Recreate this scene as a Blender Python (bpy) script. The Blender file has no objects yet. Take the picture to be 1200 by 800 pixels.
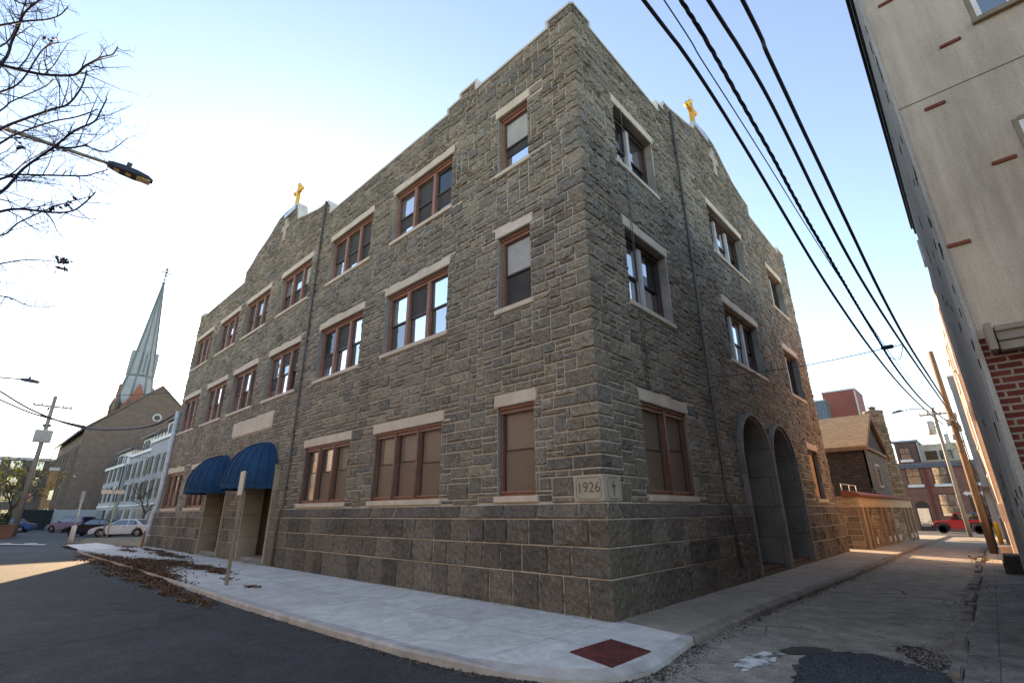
import bpy, bmesh, math, random
from mathutils import Vector, Matrix
from mathutils.geometry import tessellate_polygon
SC = bpy.context.scene
COL = SC.collection
R = math.radians
RNG = random.Random(7)

# ------------------------------------------------------------------ camera frame
YAW, PITCH, ROLL = 2.32078, 0.338626, -0.00732203
FPX = 566.816                       # focal length for a frame 1200 wide
CAM = Vector((4.73, -7.32, 1.6))
_cp, _sp = math.cos(PITCH), math.sin(PITCH)
FW = Vector((_cp*math.cos(YAW), _cp*math.sin(YAW), _sp))
_r = Vector((math.sin(YAW), -math.cos(YAW), 0)); _u = _r.cross(FW)
RT = _r*math.cos(ROLL) + _u*math.sin(ROLL)
UP = _u*math.cos(ROLL) - _r*math.sin(ROLL)
def ray(x, y): return FW + RT*((x-600)/FPX) - UP*((y-400)/FPX)
def at(x, y, dist):
    d = ray(x, y); return CAM + d*(dist/math.hypot(d.x, d.y))
def on_y(x, y, v=0.0):
    d = ray(x, y); return CAM + d*((v-CAM.y)/d.y)
def on_x(x, y, v=0.0):
    d = ray(x, y); return CAM + d*((v-CAM.x)/d.x)
def on_z(x, y, v=0.0):
    d = ray(x, y); return CAM + d*((v-CAM.z)/d.z)
def gz(y):
    """the alley falls gently away beyond the stone building"""
    return -max(0.0, min(y, 62.0)-18.0)*0.0118

# ------------------------------------------------------------------ object helpers
def tag(o, label=None, cat=None, group=None, kind=None):
    if label: o['label'] = label
    if cat: o['category'] = cat
    if group: o['group'] = group
    if kind: o['kind'] = kind
    return o
def empty(name, loc=(0,0,0), rz=0.0, label=None, cat=None, group=None):
    o = bpy.data.objects.new(name, None); o.empty_display_size = 0.2
    COL.objects.link(o); o.location = loc; o.rotation_euler = (0,0,rz)
    return tag(o, label, cat, group)
def copy_tree(o, parent=None):
    c = o.copy(); COL.objects.link(c); c.parent = parent
    for ch in [x for x in COL.objects if x.parent == o]:
        copy_tree(ch, c)
    return c

class MB:
    def __init__(s, f=None):
        s.v = []; s.f = []; s.m = []; s.c = None; s.map = f; s.smooth = set()
    def quad(s, a, b, c, d, m=0):
        i = len(s.v); s.v += [a, b, c, d]; s.f.append((i, i+1, i+2, i+3)); s.m.append(m)
    def poly(s, pts, m=0):
        i = len(s.v); s.v += list(pts); s.f.append(tuple(range(i, i+len(pts)))); s.m.append(m)
    def box(s, x0, x1, y0, y1, z0, z1, m=0):
        i = len(s.v)
        s.v += [(x0,y0,z0),(x1,y0,z0),(x1,y1,z0),(x0,y1,z0),(x0,y0,z1),(x1,y0,z1),(x1,y1,z1),(x0,y1,z1)]
        for q in ((3,2,1,0),(4,5,6,7),(0,1,5,4),(1,2,6,5),(2,3,7,6),(3,0,4,7)):
            s.f.append(tuple(i+k for k in q)); s.m.append(m)
    def obox(s, c, dx, dy, dz, ux, uy, uz, m=0):
        """oriented box: centre, half sizes, unit axes"""
        c = Vector(c); i = len(s.v)
        for sz in (-1, 1):
            for sx, sy in ((-1,-1),(1,-1),(1,1),(-1,1)):
                s.v.append(tuple(c + ux*(dx*sx) + uy*(dy*sy) + uz*(dz*sz)))
        for q in ((3,2,1,0),(4,5,6,7),(0,1,5,4),(1,2,6,5),(2,3,7,6),(3,0,4,7)):
            s.f.append(tuple(i+k for k in q)); s.m.append(m)
    def prism(s, pts, a, b, axis='y', m=0):
        """polygon pts (2D) extruded along axis from a to b"""
        n = len(pts); i = len(s.v)
        def P(p, t):
            return (p[0], t, p[1]) if axis == 'y' else ((t, p[0], p[1]) if axis == 'x' else (p[0], p[1], t))
        s.v += [P(p, a) for p in pts] + [P(p, b) for p in pts]
        s.f.append(tuple(range(i, i+n))); s.m.append(m)
        s.f.append(tuple(reversed(range(i+n, i+2*n)))); s.m.append(m)
        for k in range(n):
            k2 = (k+1) % n
            s.f.append((i+k2, i+k, i+n+k, i+n+k2)); s.m.append(m)
    def tube(s, pts, r, n=6, m=0, cap=True):
        pts = [Vector(p) for p in pts]
        rs = r if isinstance(r, (list, tuple)) else [r]*len(pts)
        i = len(s.v); prev = None
        for k, p in enumerate(pts):
            d = (pts[min(k+1, len(pts)-1)] - pts[max(k-1, 0)])
            if d.length < 1e-9: d = Vector((0,0,1))
            d.normalize()
            if prev is None:
                h = Vector((0,0,1)) if abs(d.z) < 0.9 else Vector((1,0,0))
                a = d.cross(h).normalized()
            else:
                a = prev - d*prev.dot(d)
                a = a.normalized() if a.length > 1e-6 else d.orthogonal().normalized()
            prev = a; b = d.cross(a)
            for q in range(n):
                t = 2*math.pi*q/n
                s.v.append(tuple(p + (a*math.cos(t) + b*math.sin(t))*rs[k]))
        for k in range(len(pts)-1):
            for q in range(n):
                q2 = (q+1) % n
                s.smooth.add(len(s.f))
                s.f.append((i+k*n+q, i+k*n+q2, i+(k+1)*n+q2, i+(k+1)*n+q)); s.m.append(m)
        if cap:
            s.f.append(tuple(reversed(range(i, i+n)))); s.m.append(m)
            e = i+(len(pts)-1)*n
            s.f.append(tuple(range(e, e+n))); s.m.append(m)
    def lathe(s, prof, c=(0,0,0), n=16, axis='z', m=0, smooth=True):
        i = len(s.v); c = Vector(c)
        for (r, h) in prof:
            for q in range(n):
                t = 2*math.pi*q/n; a, b = r*math.cos(t), r*math.sin(t)
                p = (a, b, h) if axis == 'z' else ((a, h, b) if axis == 'y' else (h, a, b))
                s.v.append(tuple(c + Vector(p)))
        for k in range(len(prof)-1):
            for q in range(n):
                q2 = (q+1) % n
                if smooth: s.smooth.add(len(s.f))
                s.f.append((i+k*n+q, i+k*n+q2, i+(k+1)*n+q2, i+(k+1)*n+q)); s.m.append(m)
        s.f.append(tuple(reversed(range(i, i+n)))); s.m.append(m)
        e = i+(len(prof)-1)*n
        s.f.append(tuple(range(e, e+n))); s.m.append(m)
    def build(s, name, mats, parent=None, recalc=True, bevel=0.0):
        v = [s.map(*p) for p in s.v] if s.map else s.v
        me = bpy.data.meshes.new(name)
        me.from_pydata([tuple(p) for p in v], [], s.f)
        if not isinstance(mats, (list, tuple)): mats = [mats]
        for mt in mats: me.materials.append(mt)
        me.polygons.foreach_set('material_index', s.m)
        if s.smooth:
            fl = [k in s.smooth for k in range(len(s.f))]
            me.polygons.foreach_set('use_smooth', fl)
        if s.c is not None:
            at_ = me.attributes.new('tint', 'FLOAT_COLOR', 'POINT')
            flat = []
            for c in s.c: flat += [c[0], c[1], c[2], 1.0]
            at_.data.foreach_set('color', flat)
        if recalc or bevel:
            bm = bmesh.new(); bm.from_mesh(me)
            if bevel:
                bmesh.ops.remove_doubles(bm, verts=bm.verts, dist=1e-5)
                ed = [e for e in bm.edges if len(e.link_faces) == 2 and e.calc_face_angle(0) > 0.5]
                bmesh.ops.bevel(bm, geom=ed, offset=bevel, segments=2, affect='EDGES', clamp_overlap=True)
            if recalc: bmesh.ops.recalc_face_normals(bm, faces=bm.faces)
            bm.to_mesh(me); bm.free()
        me.update()
        o = bpy.data.objects.new(name, me); COL.objects.link(o)
        if parent: o.parent = parent
        return o

# ------------------------------------------------------------------ materials
def newmat(name):
    m = bpy.data.materials.new(name); m.use_nodes = True
    nt = m.node_tree; b = nt.nodes['Principled BSDF']
    return m, nt, b
def N(nt, t, **kw):
    n = nt.nodes.new(t)
    for k, v in kw.items():
        if k.startswith('i_'): n.inputs[k[2:].replace('_', ' ')].default_value = v
        else: setattr(n, k, v)
    return n
def L(nt, a, b): nt.links.new(a, b)
def coords(nt, kind='Object', scale=(1,1,1)):
    tc = N(nt, 'ShaderNodeTexCoord'); mp = N(nt, 'ShaderNodeMapping')
    mp.inputs['Scale'].default_value = scale
    L(nt, tc.outputs[kind], mp.inputs['Vector']); return mp.outputs['Vector']
def noise(nt, vec, scale, detail=6, rough=0.6, dist=0.0):
    n = N(nt, 'ShaderNodeTexNoise'); n.inputs['Scale'].default_value = scale
    n.inputs['Detail'].default_value = detail; n.inputs['Roughness'].default_value = rough
    n.inputs['Distortion'].default_value = dist
    if vec: L(nt, vec, n.inputs['Vector'])
    return n.outputs['Fac']
def ramp(nt, fac, stops):
    r = N(nt, 'ShaderNodeValToRGB'); e = r.color_ramp.elements
    while len(e) < len(stops): e.new(0.5)
    for k, (p, c) in enumerate(stops):
        e[k].position = p; e[k].color = (*c, 1) if len(c) == 3 else c
    L(nt, fac, r.inputs['Fac']); return r.outputs['Color']
def gray(v): return (v, v, v)
def mixc(nt, fac, a, b, mode='MIX'):
    m = N(nt, 'ShaderNodeMix', data_type='RGBA', blend_type=mode)
    for s, x in ((m.inputs[0], fac), (m.inputs[6], a), (m.inputs[7], b)):
        if hasattr(x, 'is_linked') or hasattr(x, 'links'): L(nt, x, s)
        elif isinstance(x, (int, float)): s.default_value = x
        else: s.default_value = (*x, 1) if len(x) == 3 else x
    return m.outputs[2]
def bump(nt, h, strength, dist=0.02, prev=None):
    b = N(nt, 'ShaderNodeBump'); b.inputs['Strength'].default_value = strength
    b.inputs['Distance'].default_value = dist; L(nt, h, b.inputs['Height'])
    if prev: L(nt, prev, b.inputs['Normal'])
    return b.outputs['Normal']
def noisy(name, c1, c2, scale=4, rough=0.7, bs=40, bstr=0.2, bdist=0.01, metal=0, spec=0.3, lo=0.3, hi=0.7, stretch=(1,1,1), kind='Object'):
    m, nt, b = newmat(name); v = coords(nt, kind, stretch)
    f = noise(nt, v, scale, 8, 0.62)
    L(nt, ramp(nt, f, [(lo, c1), (hi, c2)]), b.inputs['Base Color'])
    b.inputs['Roughness'].default_value = rough; b.inputs['Metallic'].default_value = metal
    b.inputs['Specular IOR Level'].default_value = spec
    if bstr:
        L(nt, bump(nt, noise(nt, v, bs, 5, 0.6), bstr, bdist), b.inputs['Normal'])
    return m
def plain(name, c, rough=0.5, metal=0.0, spec=0.5, var=0.12, scale=6):
    return noisy(name, tuple(x*(1-var) for x in c), tuple(min(1, x*(1+var)) for x in c), scale, rough, 30, 0.06, 0.004, metal, spec)
def wallvec(nt):
    """x+y along the wall, z up: works for axis-aligned walls"""
    tc = N(nt, 'ShaderNodeTexCoord'); sp = N(nt, 'ShaderNodeSeparateXYZ')
    L(nt, tc.outputs['Object'], sp.inputs[0])
    ad = N(nt, 'ShaderNodeMath', operation='ADD'); L(nt, sp.outputs[0], ad.inputs[0]); L(nt, sp.outputs[1], ad.inputs[1])
    cb = N(nt, 'ShaderNodeCombineXYZ'); L(nt, ad.outputs[0], cb.inputs[0]); L(nt, sp.outputs[2], cb.inputs[1])
    return cb.outputs[0], tc.outputs['Object']
def brickmat(name, c1, c2, mortar, bw=0.22, bh=0.075, ms=0.012, rough=0.85, bstr=0.5, grime=0.35):
    m, nt, b = newmat(name); wv, ob = wallvec(nt)
    br = N(nt, 'ShaderNodeTexBrick'); L(nt, wv, br.inputs['Vector'])
    br.inputs['Color1'].default_value = (*c1, 1); br.inputs['Color2'].default_value = (*c2, 1)
    br.inputs['Mortar'].default_value = (*mortar, 1); br.inputs['Scale'].default_value = 1.0
    br.inputs['Brick Width'].default_value = bw; br.inputs['Row Height'].default_value = bh
    br.inputs['Mortar Size'].default_value = ms; br.inputs['Mortar Smooth'].default_value = 0.15
    br.inputs['Bias'].default_value = 0.0
    g = ramp(nt, noise(nt, ob, 1.3, 8, 0.65), [(0.3, gray(1-grime)), (0.7, gray(1.0))])
    g2 = ramp(nt, noise(nt, ob, 25, 5, 0.6), [(0.3, gray(0.75)), (0.75, gray(1.12))])
    c = mixc(nt, 1.0, mixc(nt, 1.0, br.outputs['Color'], g, 'MULTIPLY'), g2, 'MULTIPLY')
    L(nt, c, b.inputs['Base Color']); b.inputs['Roughness'].default_value = rough
    b.inputs['Specular IOR Level'].default_value = 0.25
    inv = N(nt, 'ShaderNodeMath', operation='SUBTRACT'); inv.inputs[0].default_value = 1.0; L(nt, br.outputs['Fac'], inv.inputs[1])
    n1 = bump(nt, inv.outputs[0], bstr, 0.012)
    L(nt, bump(nt, noise(nt, ob, 60, 4, 0.6), 0.25, 0.006, n1), b.inputs['Normal'])
    return m
def tintmat(name, rough=0.9, mul=1.0, bs1=9, bs2=45, bd=0.035, stain=0.3, spec=0.2):
    m, nt, b = newmat(name); v = coords(nt)
    a = N(nt, 'ShaderNodeAttribute', attribute_name='tint')
    f1 = ramp(nt, noise(nt, v, 19, 7, 0.74, 0.6), [(0.30, gray(0.42*mul)), (0.52, gray(0.98*mul)), (0.70, gray(1.55*mul))])
    f2 = ramp(nt, noise(nt, v, 0.55, 6, 0.6), [(0.3, gray(1-stain)), (0.7, gray(1.0+stain*0.4))])
    f3 = ramp(nt, noise(nt, v, 60, 4, 0.7), [(0.3, gray(0.66)), (0.7, gray(1.32))])
    c = mixc(nt, 1.0, mixc(nt, 1.0, mixc(nt, 1.0, a.outputs['Color'], f1, 'MULTIPLY'), f2, 'MULTIPLY'), f3, 'MULTIPLY')
    L(nt, c, b.inputs['Base Color']); b.inputs['Roughness'].default_value = rough
    b.inputs['Specular IOR Level'].default_value = spec
    n1 = bump(nt, noise(nt, v, bs1, 8, 0.74, 0.5), 0.95, bd*1.5)
    L(nt, bump(nt, noise(nt, v, bs2, 5, 0.65), 0.5, bd*0.3, n1), b.inputs['Normal'])
    return m
def glassmat(name, dark, refl, rough=0.03, blend=0.22):
    """window glass with a dim room behind it: body colour under a clear reflecting sheet"""
    m, nt, b = newmat(name); v = coords(nt)
    b.inputs['Base Color'].default_value = (*dark, 1); b.inputs['Roughness'].default_value = 0.6
    b.inputs['Specular IOR Level'].default_value = 0.1
    gl = N(nt, 'ShaderNodeBsdfGlossy'); gl.inputs['Roughness'].default_value = rough
    gl.inputs['Color'].default_value = (0.92, 0.96, 1.0, 1)
    L(nt, bump(nt, noise(nt, v, 1.7, 2, 0.5), 0.08, 0.05), gl.inputs['Normal'])
    lw = N(nt, 'ShaderNodeLayerWeight'); lw.inputs['Blend'].default_value = blend
    ad = N(nt, 'ShaderNodeMath', operation='ADD', use_clamp=True); L(nt, lw.outputs['Fresnel'], ad.inputs[0]); ad.inputs[1].default_value = refl
    mx = N(nt, 'ShaderNodeMixShader'); L(nt, ad.outputs[0], mx.inputs[0])
    L(nt, b.outputs[0], mx.inputs[1]); L(nt, gl.outputs[0], mx.inputs[2])
    L(nt, mx.outputs[0], nt.nodes['Material Output'].inputs['Surface'])
    return m

MT = {}
MT['stone'] = tintmat('rock_faced_stone')
MT['plinth'] = tintmat('plinth_stone', mul=1.0, bs1=7, bd=0.05)
MT['mortar'] = noisy('mortar', (.44,.40,.335), (.60,.55,.47), 5, 0.95, 60, 0.3)
MT['lime'] = noisy('limestone', (.48,.415,.32), (.64,.565,.455), 2.2, 0.85, 50, 0.25, 0.006)
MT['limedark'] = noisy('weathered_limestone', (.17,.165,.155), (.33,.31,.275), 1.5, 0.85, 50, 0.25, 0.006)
MT['coping'] = noisy('coping_stone', (.45,.44,.40), (.66,.65,.6), 2, 0.8, 40, 0.2)
MT['redframe'] = noisy('red_brown_paint', (.24,.115,.082), (.33,.165,.12), 6, 0.55, 40, 0.1)
MT['brownframe'] = noisy('dark_brown_paint', (.045,.03,.024), (.075,.05,.04), 6, 0.5, 40, 0.1)
MT['greyframe'] = noisy('grey_white_paint', (.36,.37,.37), (.5,.5,.5), 5, 0.5, 40, 0.1)
MT['sash'] = noisy('grey_sash_paint', (.055,.05,.047), (.10,.09,.085), 5, 0.5, 40, 0.05)
MT['gl_bright'] = glassmat('sky_reflecting_glass', (.10,.11,.12), 0.55)
MT['gl_mid'] = glassmat('window_glass', (.05,.055,.055), 0.25)
MT['gl_dark'] = glassmat('dark_window_glass', (.012,.013,.014), 0.06)
MT['screen'] = noisy('insect_screen', (.045,.045,.043), (.075,.073,.068), 3, 0.8, 300, 0.3)
MT['blind_glare'] = noisy('pale_blind_and_glare', (.34,.35,.33), (.45,.46,.43), 3, 0.6, 100, 0.1)  # blind cloth, and the pale glare painted onto the single windows
MT['acryl'] = glassmat('tinted_acrylic_sheet', (.31,.222,.162), 0.0, 0.18, .10)
MT['acryl_up'] = glassmat('upper_acrylic_sheet', (.31,.24,.185), 0.05, 0.14, .12)  # paler body and added gloss stand in for reflection on the upper half
MT['plywood'] = noisy('window_plywood', (.44,.27,.14), (.58,.38,.21), 3, 0.6, 30, 0.2, 0.01, stretch=(1,1,6))
MT['mesh'] = plain('brown_wire', (.10,.075,.055), 0.5, 0.4)
MT['pipe'] = plain('dark_downpipe_paint', (.115,.10,.082), 0.5, 0.3)
MT['pipewhite'] = noisy('white_blue_pipe_paint', (.42,.44,.45), (.62,.64,.65), 4, 0.5)
MT['gold'] = noisy('gilded_metal', (.75,.40,.05), (.95,.55,.10), 4, 0.3, 30, 0.1, metal=0.7)
MT['flash'] = noisy('lead_flashing', (.45,.47,.5), (.6,.62,.66), 3, 0.35, 30, 0.1, metal=0.6)
MT['awning'] = noisy('blue_canvas', (.002,.036,.095), (.008,.070,.155), 1.1, 0.85, 160, 0.3, 0.004)
MT['seam'] = noisy('blue_seam_tape', (.001,.022,.06), (.003,.034,.085), 3, 0.8)
MT['door'] = noisy('dark_door_paint', (.02,.014,.01), (.035,.025,.018), 3, 0.5)
MT['doorgrey'] = noisy('arch_door_paint', (.12,.12,.12), (.2,.195,.19), 2, 0.6)
MT['gl_far'] = noisy('distant_dark_glass', (.012,.014,.017), (.05,.055,.06), .9, .5, 30, .02, 0.01, 0, .04)
MT['polegrey'] = noisy('painted_grey_pole', (.15,.155,.155), (.22,.225,.22), 4, .6)
MT['black'] = plain('black_interior', (.008,.008,.008), 0.9)
MT['roof'] = plain('roof_felt', (.10,.10,.10), 0.9)
MT['cable'] = plain('black_cable', (.010,.014,.024), 0.5)
MT['wood'] = noisy('pole_wood', (.15,.112,.080), (.24,.18,.128), 5, 0.85, 20, 0.5, 0.02, stretch=(4,4,0.4))
MT['woodgrey'] = noisy('weathered_pole_wood', (.19,.165,.13), (.32,.28,.22), 5, 0.9, 20, 0.5, 0.02, stretch=(4,4,0.4))
MT['steel'] = noisy('galvanised_steel', (.30,.31,.31), (.44,.45,.45), 3, 0.4, 40, 0.1, metal=0.6)
MT['signback'] = noisy('aluminium_sign', (.33,.32,.29), (.45,.43,.39), 6, 0.5, 40, 0.1, metal=0.2)
MT['darkmetal'] = plain('dark_lamp_metal', (.05,.055,.06), 0.4, 0.5)
MT['lens'] = noisy('lamp_lens', (.55,.40,.22), (.70,.52,.30), 8, 0.3)
MT['bark'] = noisy('twig_bark', (.012,.014,.022), (.030,.030,.036), 8, 0.9, 30, 0.3)
MT['barkgrey'] = noisy('grey_bark', (.06,.045,.035), (.11,.085,.065), 8, 0.9, 30, 0.3)
MT['white'] = noisy('white_paint', (.62,.62,.60), (.78,.78,.76), 3, 0.6)
# ------------------------------------------------------------------ ground materials
def asphalt(name, c1, c2, crack=0.5, speck=0.35, patchy=0.35, bstr=0.5):
    m, nt, b = newmat(name); v = coords(nt)
    big = noise(nt, v, 0.35, 6, 0.6, 0.5)
    base = ramp(nt, big, [(0.3, c1), (0.7, c2)])
    mid = ramp(nt, noise(nt, v, 3.2, 6, 0.65), [(0.25, gray(1-patchy)), (0.75, gray(1+patchy*0.6))])
    vo = N(nt, 'ShaderNodeTexVoronoi'); vo.inputs['Scale'].default_value = 85; L(nt, v, vo.inputs['Vector'])
    sp = ramp(nt, vo.outputs['Color'], [(0.25, gray(1-speck)), (0.55, gray(1.0)), (0.86, gray(1+speck)), (0.97, gray(1+speck*2.6))])
    c = mixc(nt, 1.0, mixc(nt, 1.0, base, mid, 'MULTIPLY'), sp, 'MULTIPLY')
    nb = None
    if crack:
        wn = N(nt, 'ShaderNodeTexNoise'); wn.inputs['Scale'].default_value = 1.6; wn.inputs['Detail'].default_value = 5; L(nt, v, wn.inputs['Vector'])
        wv = mixc(nt, 0.35, v, wn.outputs['Color'], 'ADD')
        ve = N(nt, 'ShaderNodeTexVoronoi', feature='DISTANCE_TO_EDGE'); ve.inputs['Scale'].default_value = 0.42; L(nt, wv, ve.inputs['Vector'])
        msk = ramp(nt, noise(nt, v, 0.5, 3, 0.5), [(0.45, gray(0)), (0.6, gray(1))])
        ck = ramp(nt, ve.outputs['Distance'], [(0.0, gray(1.0)), (0.010, gray(0.0))])
        f = mixc(nt, 1.0, ck, msk, 'MULTIPLY')
        f = mixc(nt, 1.0, f, gray(crack), 'MULTIPLY')
        c = mixc(nt, f, c, (0.018, 0.017, 0.016))
    L(nt, c, b.inputs['Base Color']); b.inputs['Roughness'].default_value = 0.88
    b.inputs['Specular IOR Level'].default_value = 0.25
    n1 = bump(nt, vo.outputs['Distance'], bstr, 0.006)
    L(nt, bump(nt, noise(nt, v, 22, 5, 0.7), 0.35, 0.012, n1), b.inputs['Normal'])
    return m
def concrete(name, c1, c2, slab=(1.5, 1.5), joint=0.55, stain=0.3, speck=0.12):
    m, nt, b = newmat(name); v = coords(nt)
    br = N(nt, 'ShaderNodeTexBrick', offset=0.0); L(nt, v, br.inputs['Vector'])
    br.inputs['Scale'].default_value = 1.0; br.inputs['Brick Width'].default_value = slab[0]; br.inputs['Row Height'].default_value = slab[1]
    br.inputs['Mortar Size'].default_value = 0.007; br.inputs['Mortar Smooth'].default_value = 0.3
    br.inputs['Color1'].default_value = (0.93,0.93,0.93,1); br.inputs['Color2'].default_value = (1.05,1.05,1.05,1)
    br.inputs['Mortar'].default_value = (joint, joint, joint, 1)
    base = ramp(nt, noise(nt, v, 0.9, 8, 0.65, 0.8), [(0.3, c1), (0.7, c2)])
    st = ramp(nt, noise(nt, v, 2.4, 7, 0.7, 1.2), [(0.28, gray(1-stain)), (0.62, gray(1.03))])
    fine = ramp(nt, noise(nt, v, 90, 4, 0.7), [(0.3, gray(1-speck)), (0.7, gray(1+speck))])
    c = mixc(nt, 1.0, mixc(nt, 1.0, mixc(nt, 1.0, base, br.outputs['Color'], 'MULTIPLY'), st, 'MULTIPLY'), fine, 'MULTIPLY')
    L(nt, c, b.inputs['Base Color']); b.inputs['Roughness'].default_value = 0.85; b.inputs['Specular IOR Level'].default_value = 0.25
    n1 = bump(nt, br.outputs['Fac'], -0.6, 0.008)
    L(nt, bump(nt, noise(nt, v, 60, 5, 0.65), 0.25, 0.006, n1), b.inputs['Normal'])
    return m
MT['asphalt'] = asphalt('dark_asphalt', (.043,.044,.045), (.070,.071,.071), 0.75, 0.45, 0.34)
MT['asphalt_far'] = asphalt('grey_asphalt', (.060,.062,.066), (.085,.085,.087), 0.4, 0.3, 0.2)
MT['alley'] = asphalt('worn_alley_paving', (.25,.222,.18), (.37,.33,.268), 1.0, 0.27, 0.50, 0.5)
MT['patch'] = asphalt('blue_black_asphalt', (.040,.043,.050), (.066,.069,.076), 0.0, 0.85, 0.35, 0.9)
MT['walk_new'] = concrete('pale_new_concrete', (.57,.55,.505), (.71,.69,.64), (1.55, 1.55), 0.42, 0.32)
MT['walk_old'] = concrete('tan_old_concrete', (.30,.26,.20), (.41,.355,.28), (1.5, 1.2), 0.5, 0.3)
MT['walk_right'] = concrete('dirty_broken_concrete', (.13,.12,.10), (.33,.30,.255), (1.1, 1.5), 0.4, 0.55, 0.3)
MT['kerb'] = noisy('kerb_stone', (.10,.09,.075), (.30,.275,.23), 2.5, 0.9, 40, 0.5, 0.01)  # base tone lowered to carry the shadow on the kerb face
MT['kerb_new'] = noisy('new_kerb_concrete', (.30,.285,.26), (.56,.55,.53), 2.5, 0.9, 40, 0.4, 0.01)
MT['dirt'] = noisy('bare_dirt', (.12,.085,.05), (.26,.20,.13), 0.8, 0.95, 12, 0.6, 0.03)
MT['pad'] = noisy('red_tactile_pad', (.075,.022,.020), (.20,.05,.043), 3.5, 0.75, 60, 0.3)
MT['paint'] = noisy('worn_white_road_paint', (.38,.38,.37), (.68,.68,.66), 6, 0.8, 60, 0.3)

# ------------------------------------------------------------------ ground
def sheet(name, pts, z, mat, follow=False, step=2.0, label=None):
    """flat polygon sheet (x,y pts); the ones along the alley follow its fall"""
    me = bpy.data.meshes.new(name); bm = bmesh.new()
    bm.faces.new([bm.verts.new((p[0], p[1], 0)) for p in pts])
    if follow:
        y0 = min(p[1] for p in pts); y1 = max(p[1] for p in pts)
        y = 18.0
        while y < y1:
            if y > y0: bmesh.ops.bisect_plane(bm, geom=bm.verts[:]+bm.edges[:]+bm.faces[:], plane_co=(0,y,0), plane_no=(0,1,0))
            y += 44.0
    for v in bm.verts: v.co.z = z + (gz(v.co.y) if follow else 0)
    bmesh.ops.recalc_face_normals(bm, faces=bm.faces)
    for f in bm.faces:
        if f.normal.z < 0: f.normal_flip()
    bm.to_mesh(me); bm.free(); me.materials.append(mat)
    o = bpy.data.objects.new(name, me); COL.objects.link(o); o['kind'] = 'structure'
    return o
# one sheet to the horizon
sheet('ground', [(-900,-900),(900,-900),(900,18),(900,62),(900,900),(-900,900),(-900,62),(-900,18)], -0.16, MT['asphalt_far'], True)
sheet('main_road', [(-31,-13.5),(60,-13.5),(60,-1.0),(4.2,-1.0),(2.6,-1.3),(1.5,-1.0),(1.0,-2.4),(0.4,-2.6),(-0.3,-2.9),(-31,-2.9)], -0.102, MT['asphalt'])
sheet('alley_road', [(1.3,-2.5),(1.75,-2.9),(3.2,-2.75),(4.35,-2.1),(4.2,0),(4.2,44),(1.7,44),(1.7,20),(1.4,5),(1.2,0)], -0.096, MT['alley'], True)
sheet('cross_street', [(-60,47.5),(60,47.5),(60,60.5),(-60,60.5)], -0.120, MT['asphalt_far'], True)
# dark resurfaced patch in the mouth of the alley
def blob(pts, amp, n, rng):
    out = []
    for k in range(len(pts)):
        a, b = pts[k], pts[(k+1) % len(pts)]
        for q in range(n):
            t = q/n; out.append((a[0]+(b[0]-a[0])*t + rng.uniform(-amp,amp), a[1]+(b[1]-a[1])*t + rng.uniform(-amp,amp)))
    return out
_rg = random.Random(3)
sheet('asphalt_patch', blob([(2.95,-1.9),(2.80,-1.0),(2.66,-0.4),(2.62,.25),(2.80,.62),(3.2,.78),(3.6,.62),(3.95,.45),(4.1,-.1),(4.28,-1.9)], 0.05, 9, _rg), -0.086, MT['patch'])
sheet('pothole', blob([(3.36,1.45),(3.6,1.62),(3.9,1.3),(4.02,.75),(3.88,.5),(3.7,.62),(3.55,1.0)], 0.03, 5, _rg), -0.091, noisy('pothole_rubble', (.012,.011,.010), (.085,.078,.068), 14, 0.95, 40, 0.8, 0.03))
sheet('road_hollow', blob([(2.34,.22),(2.42,.52),(2.6,.68),(2.84,.70),(2.80,.45),(2.62,.22),(2.45,.10)], 0.02, 5, _rg), -0.084, noisy('damp_hollow', (.030,.026,.022), (.065,.056,.046), 6, 0.8, 40, 0.5))
sheet('worn_paint', blob([(2.05,-.62),(2.22,.05),(2.42,.15),(2.40,-.5),(2.3,-1.0)], 0.05, 6, _rg), -0.091, noisy('worn_alley_paint', (.11,.10,.09), (.62,.61,.58), 5, 0.85, 60, 0.3, lo=0.44, hi=0.56))
sheet('stop_bar', [(-42.9,-5.5),(-41.7,-5.5),(-41.7,-4.75),(-42.9,-4.75)], -0.10, MT['paint'])
sheet('stop_bar', [(-41.6,-4.2),(-40.5,-4.2),(-40.5,-3.6),(-41.6,-3.6)], -0.10, MT['paint'])
sheet('crosswalk_line', [(-39.0,-3.3),(-38.0,-3.5),(-44.0,-6.9),(-44.6,-6.5)], -0.105, MT['paint'])

# sidewalks with real kerb faces
main_edge = [(-28.6,-3.05),(-20,-3.12),(-13,-3.18),(-6,-3.25),(-2.8,-3.18),(-1.1,-3.12),(-.2,-3.03),(.5,-2.84),(1.0,-2.62),(1.32,-2.36),(1.50,-2.05),(1.56,-1.7),(1.52,-1.2),(1.44,-.7),(1.38,-.2)]
alley_edge = [(1.38,-.2),(1.40,1.5),(1.44,3),(1.55,6),(1.66,9.1),(1.76,16),(1.84,27.5),(1.90,44)]
def inset(path, d):
    out = []
    for k, p in enumerate(path):
        a = Vector(path[max(k-1,0)]); b = Vector(path[min(k+1,len(path)-1)]); t = (b-a).normalized()
        out.append((p[0]-t.y*d, p[1]+t.x*d))
    return out
KW = 0.14
mi = inset(main_edge, KW); ai = inset(alley_edge, KW); ai[0] = mi[-1]
sheet('front_pavement', mi + [(0.3,0.0),(-0.3,0.3),(-28.6,0.3)], 0.0, MT['walk_new'])
sheet('alley_pavement', ai + [(-0.6,44),(-0.6,0.3),(-0.3,0.302),(0.3,0.002)], 0.0, MT['walk_old'], True)
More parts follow.
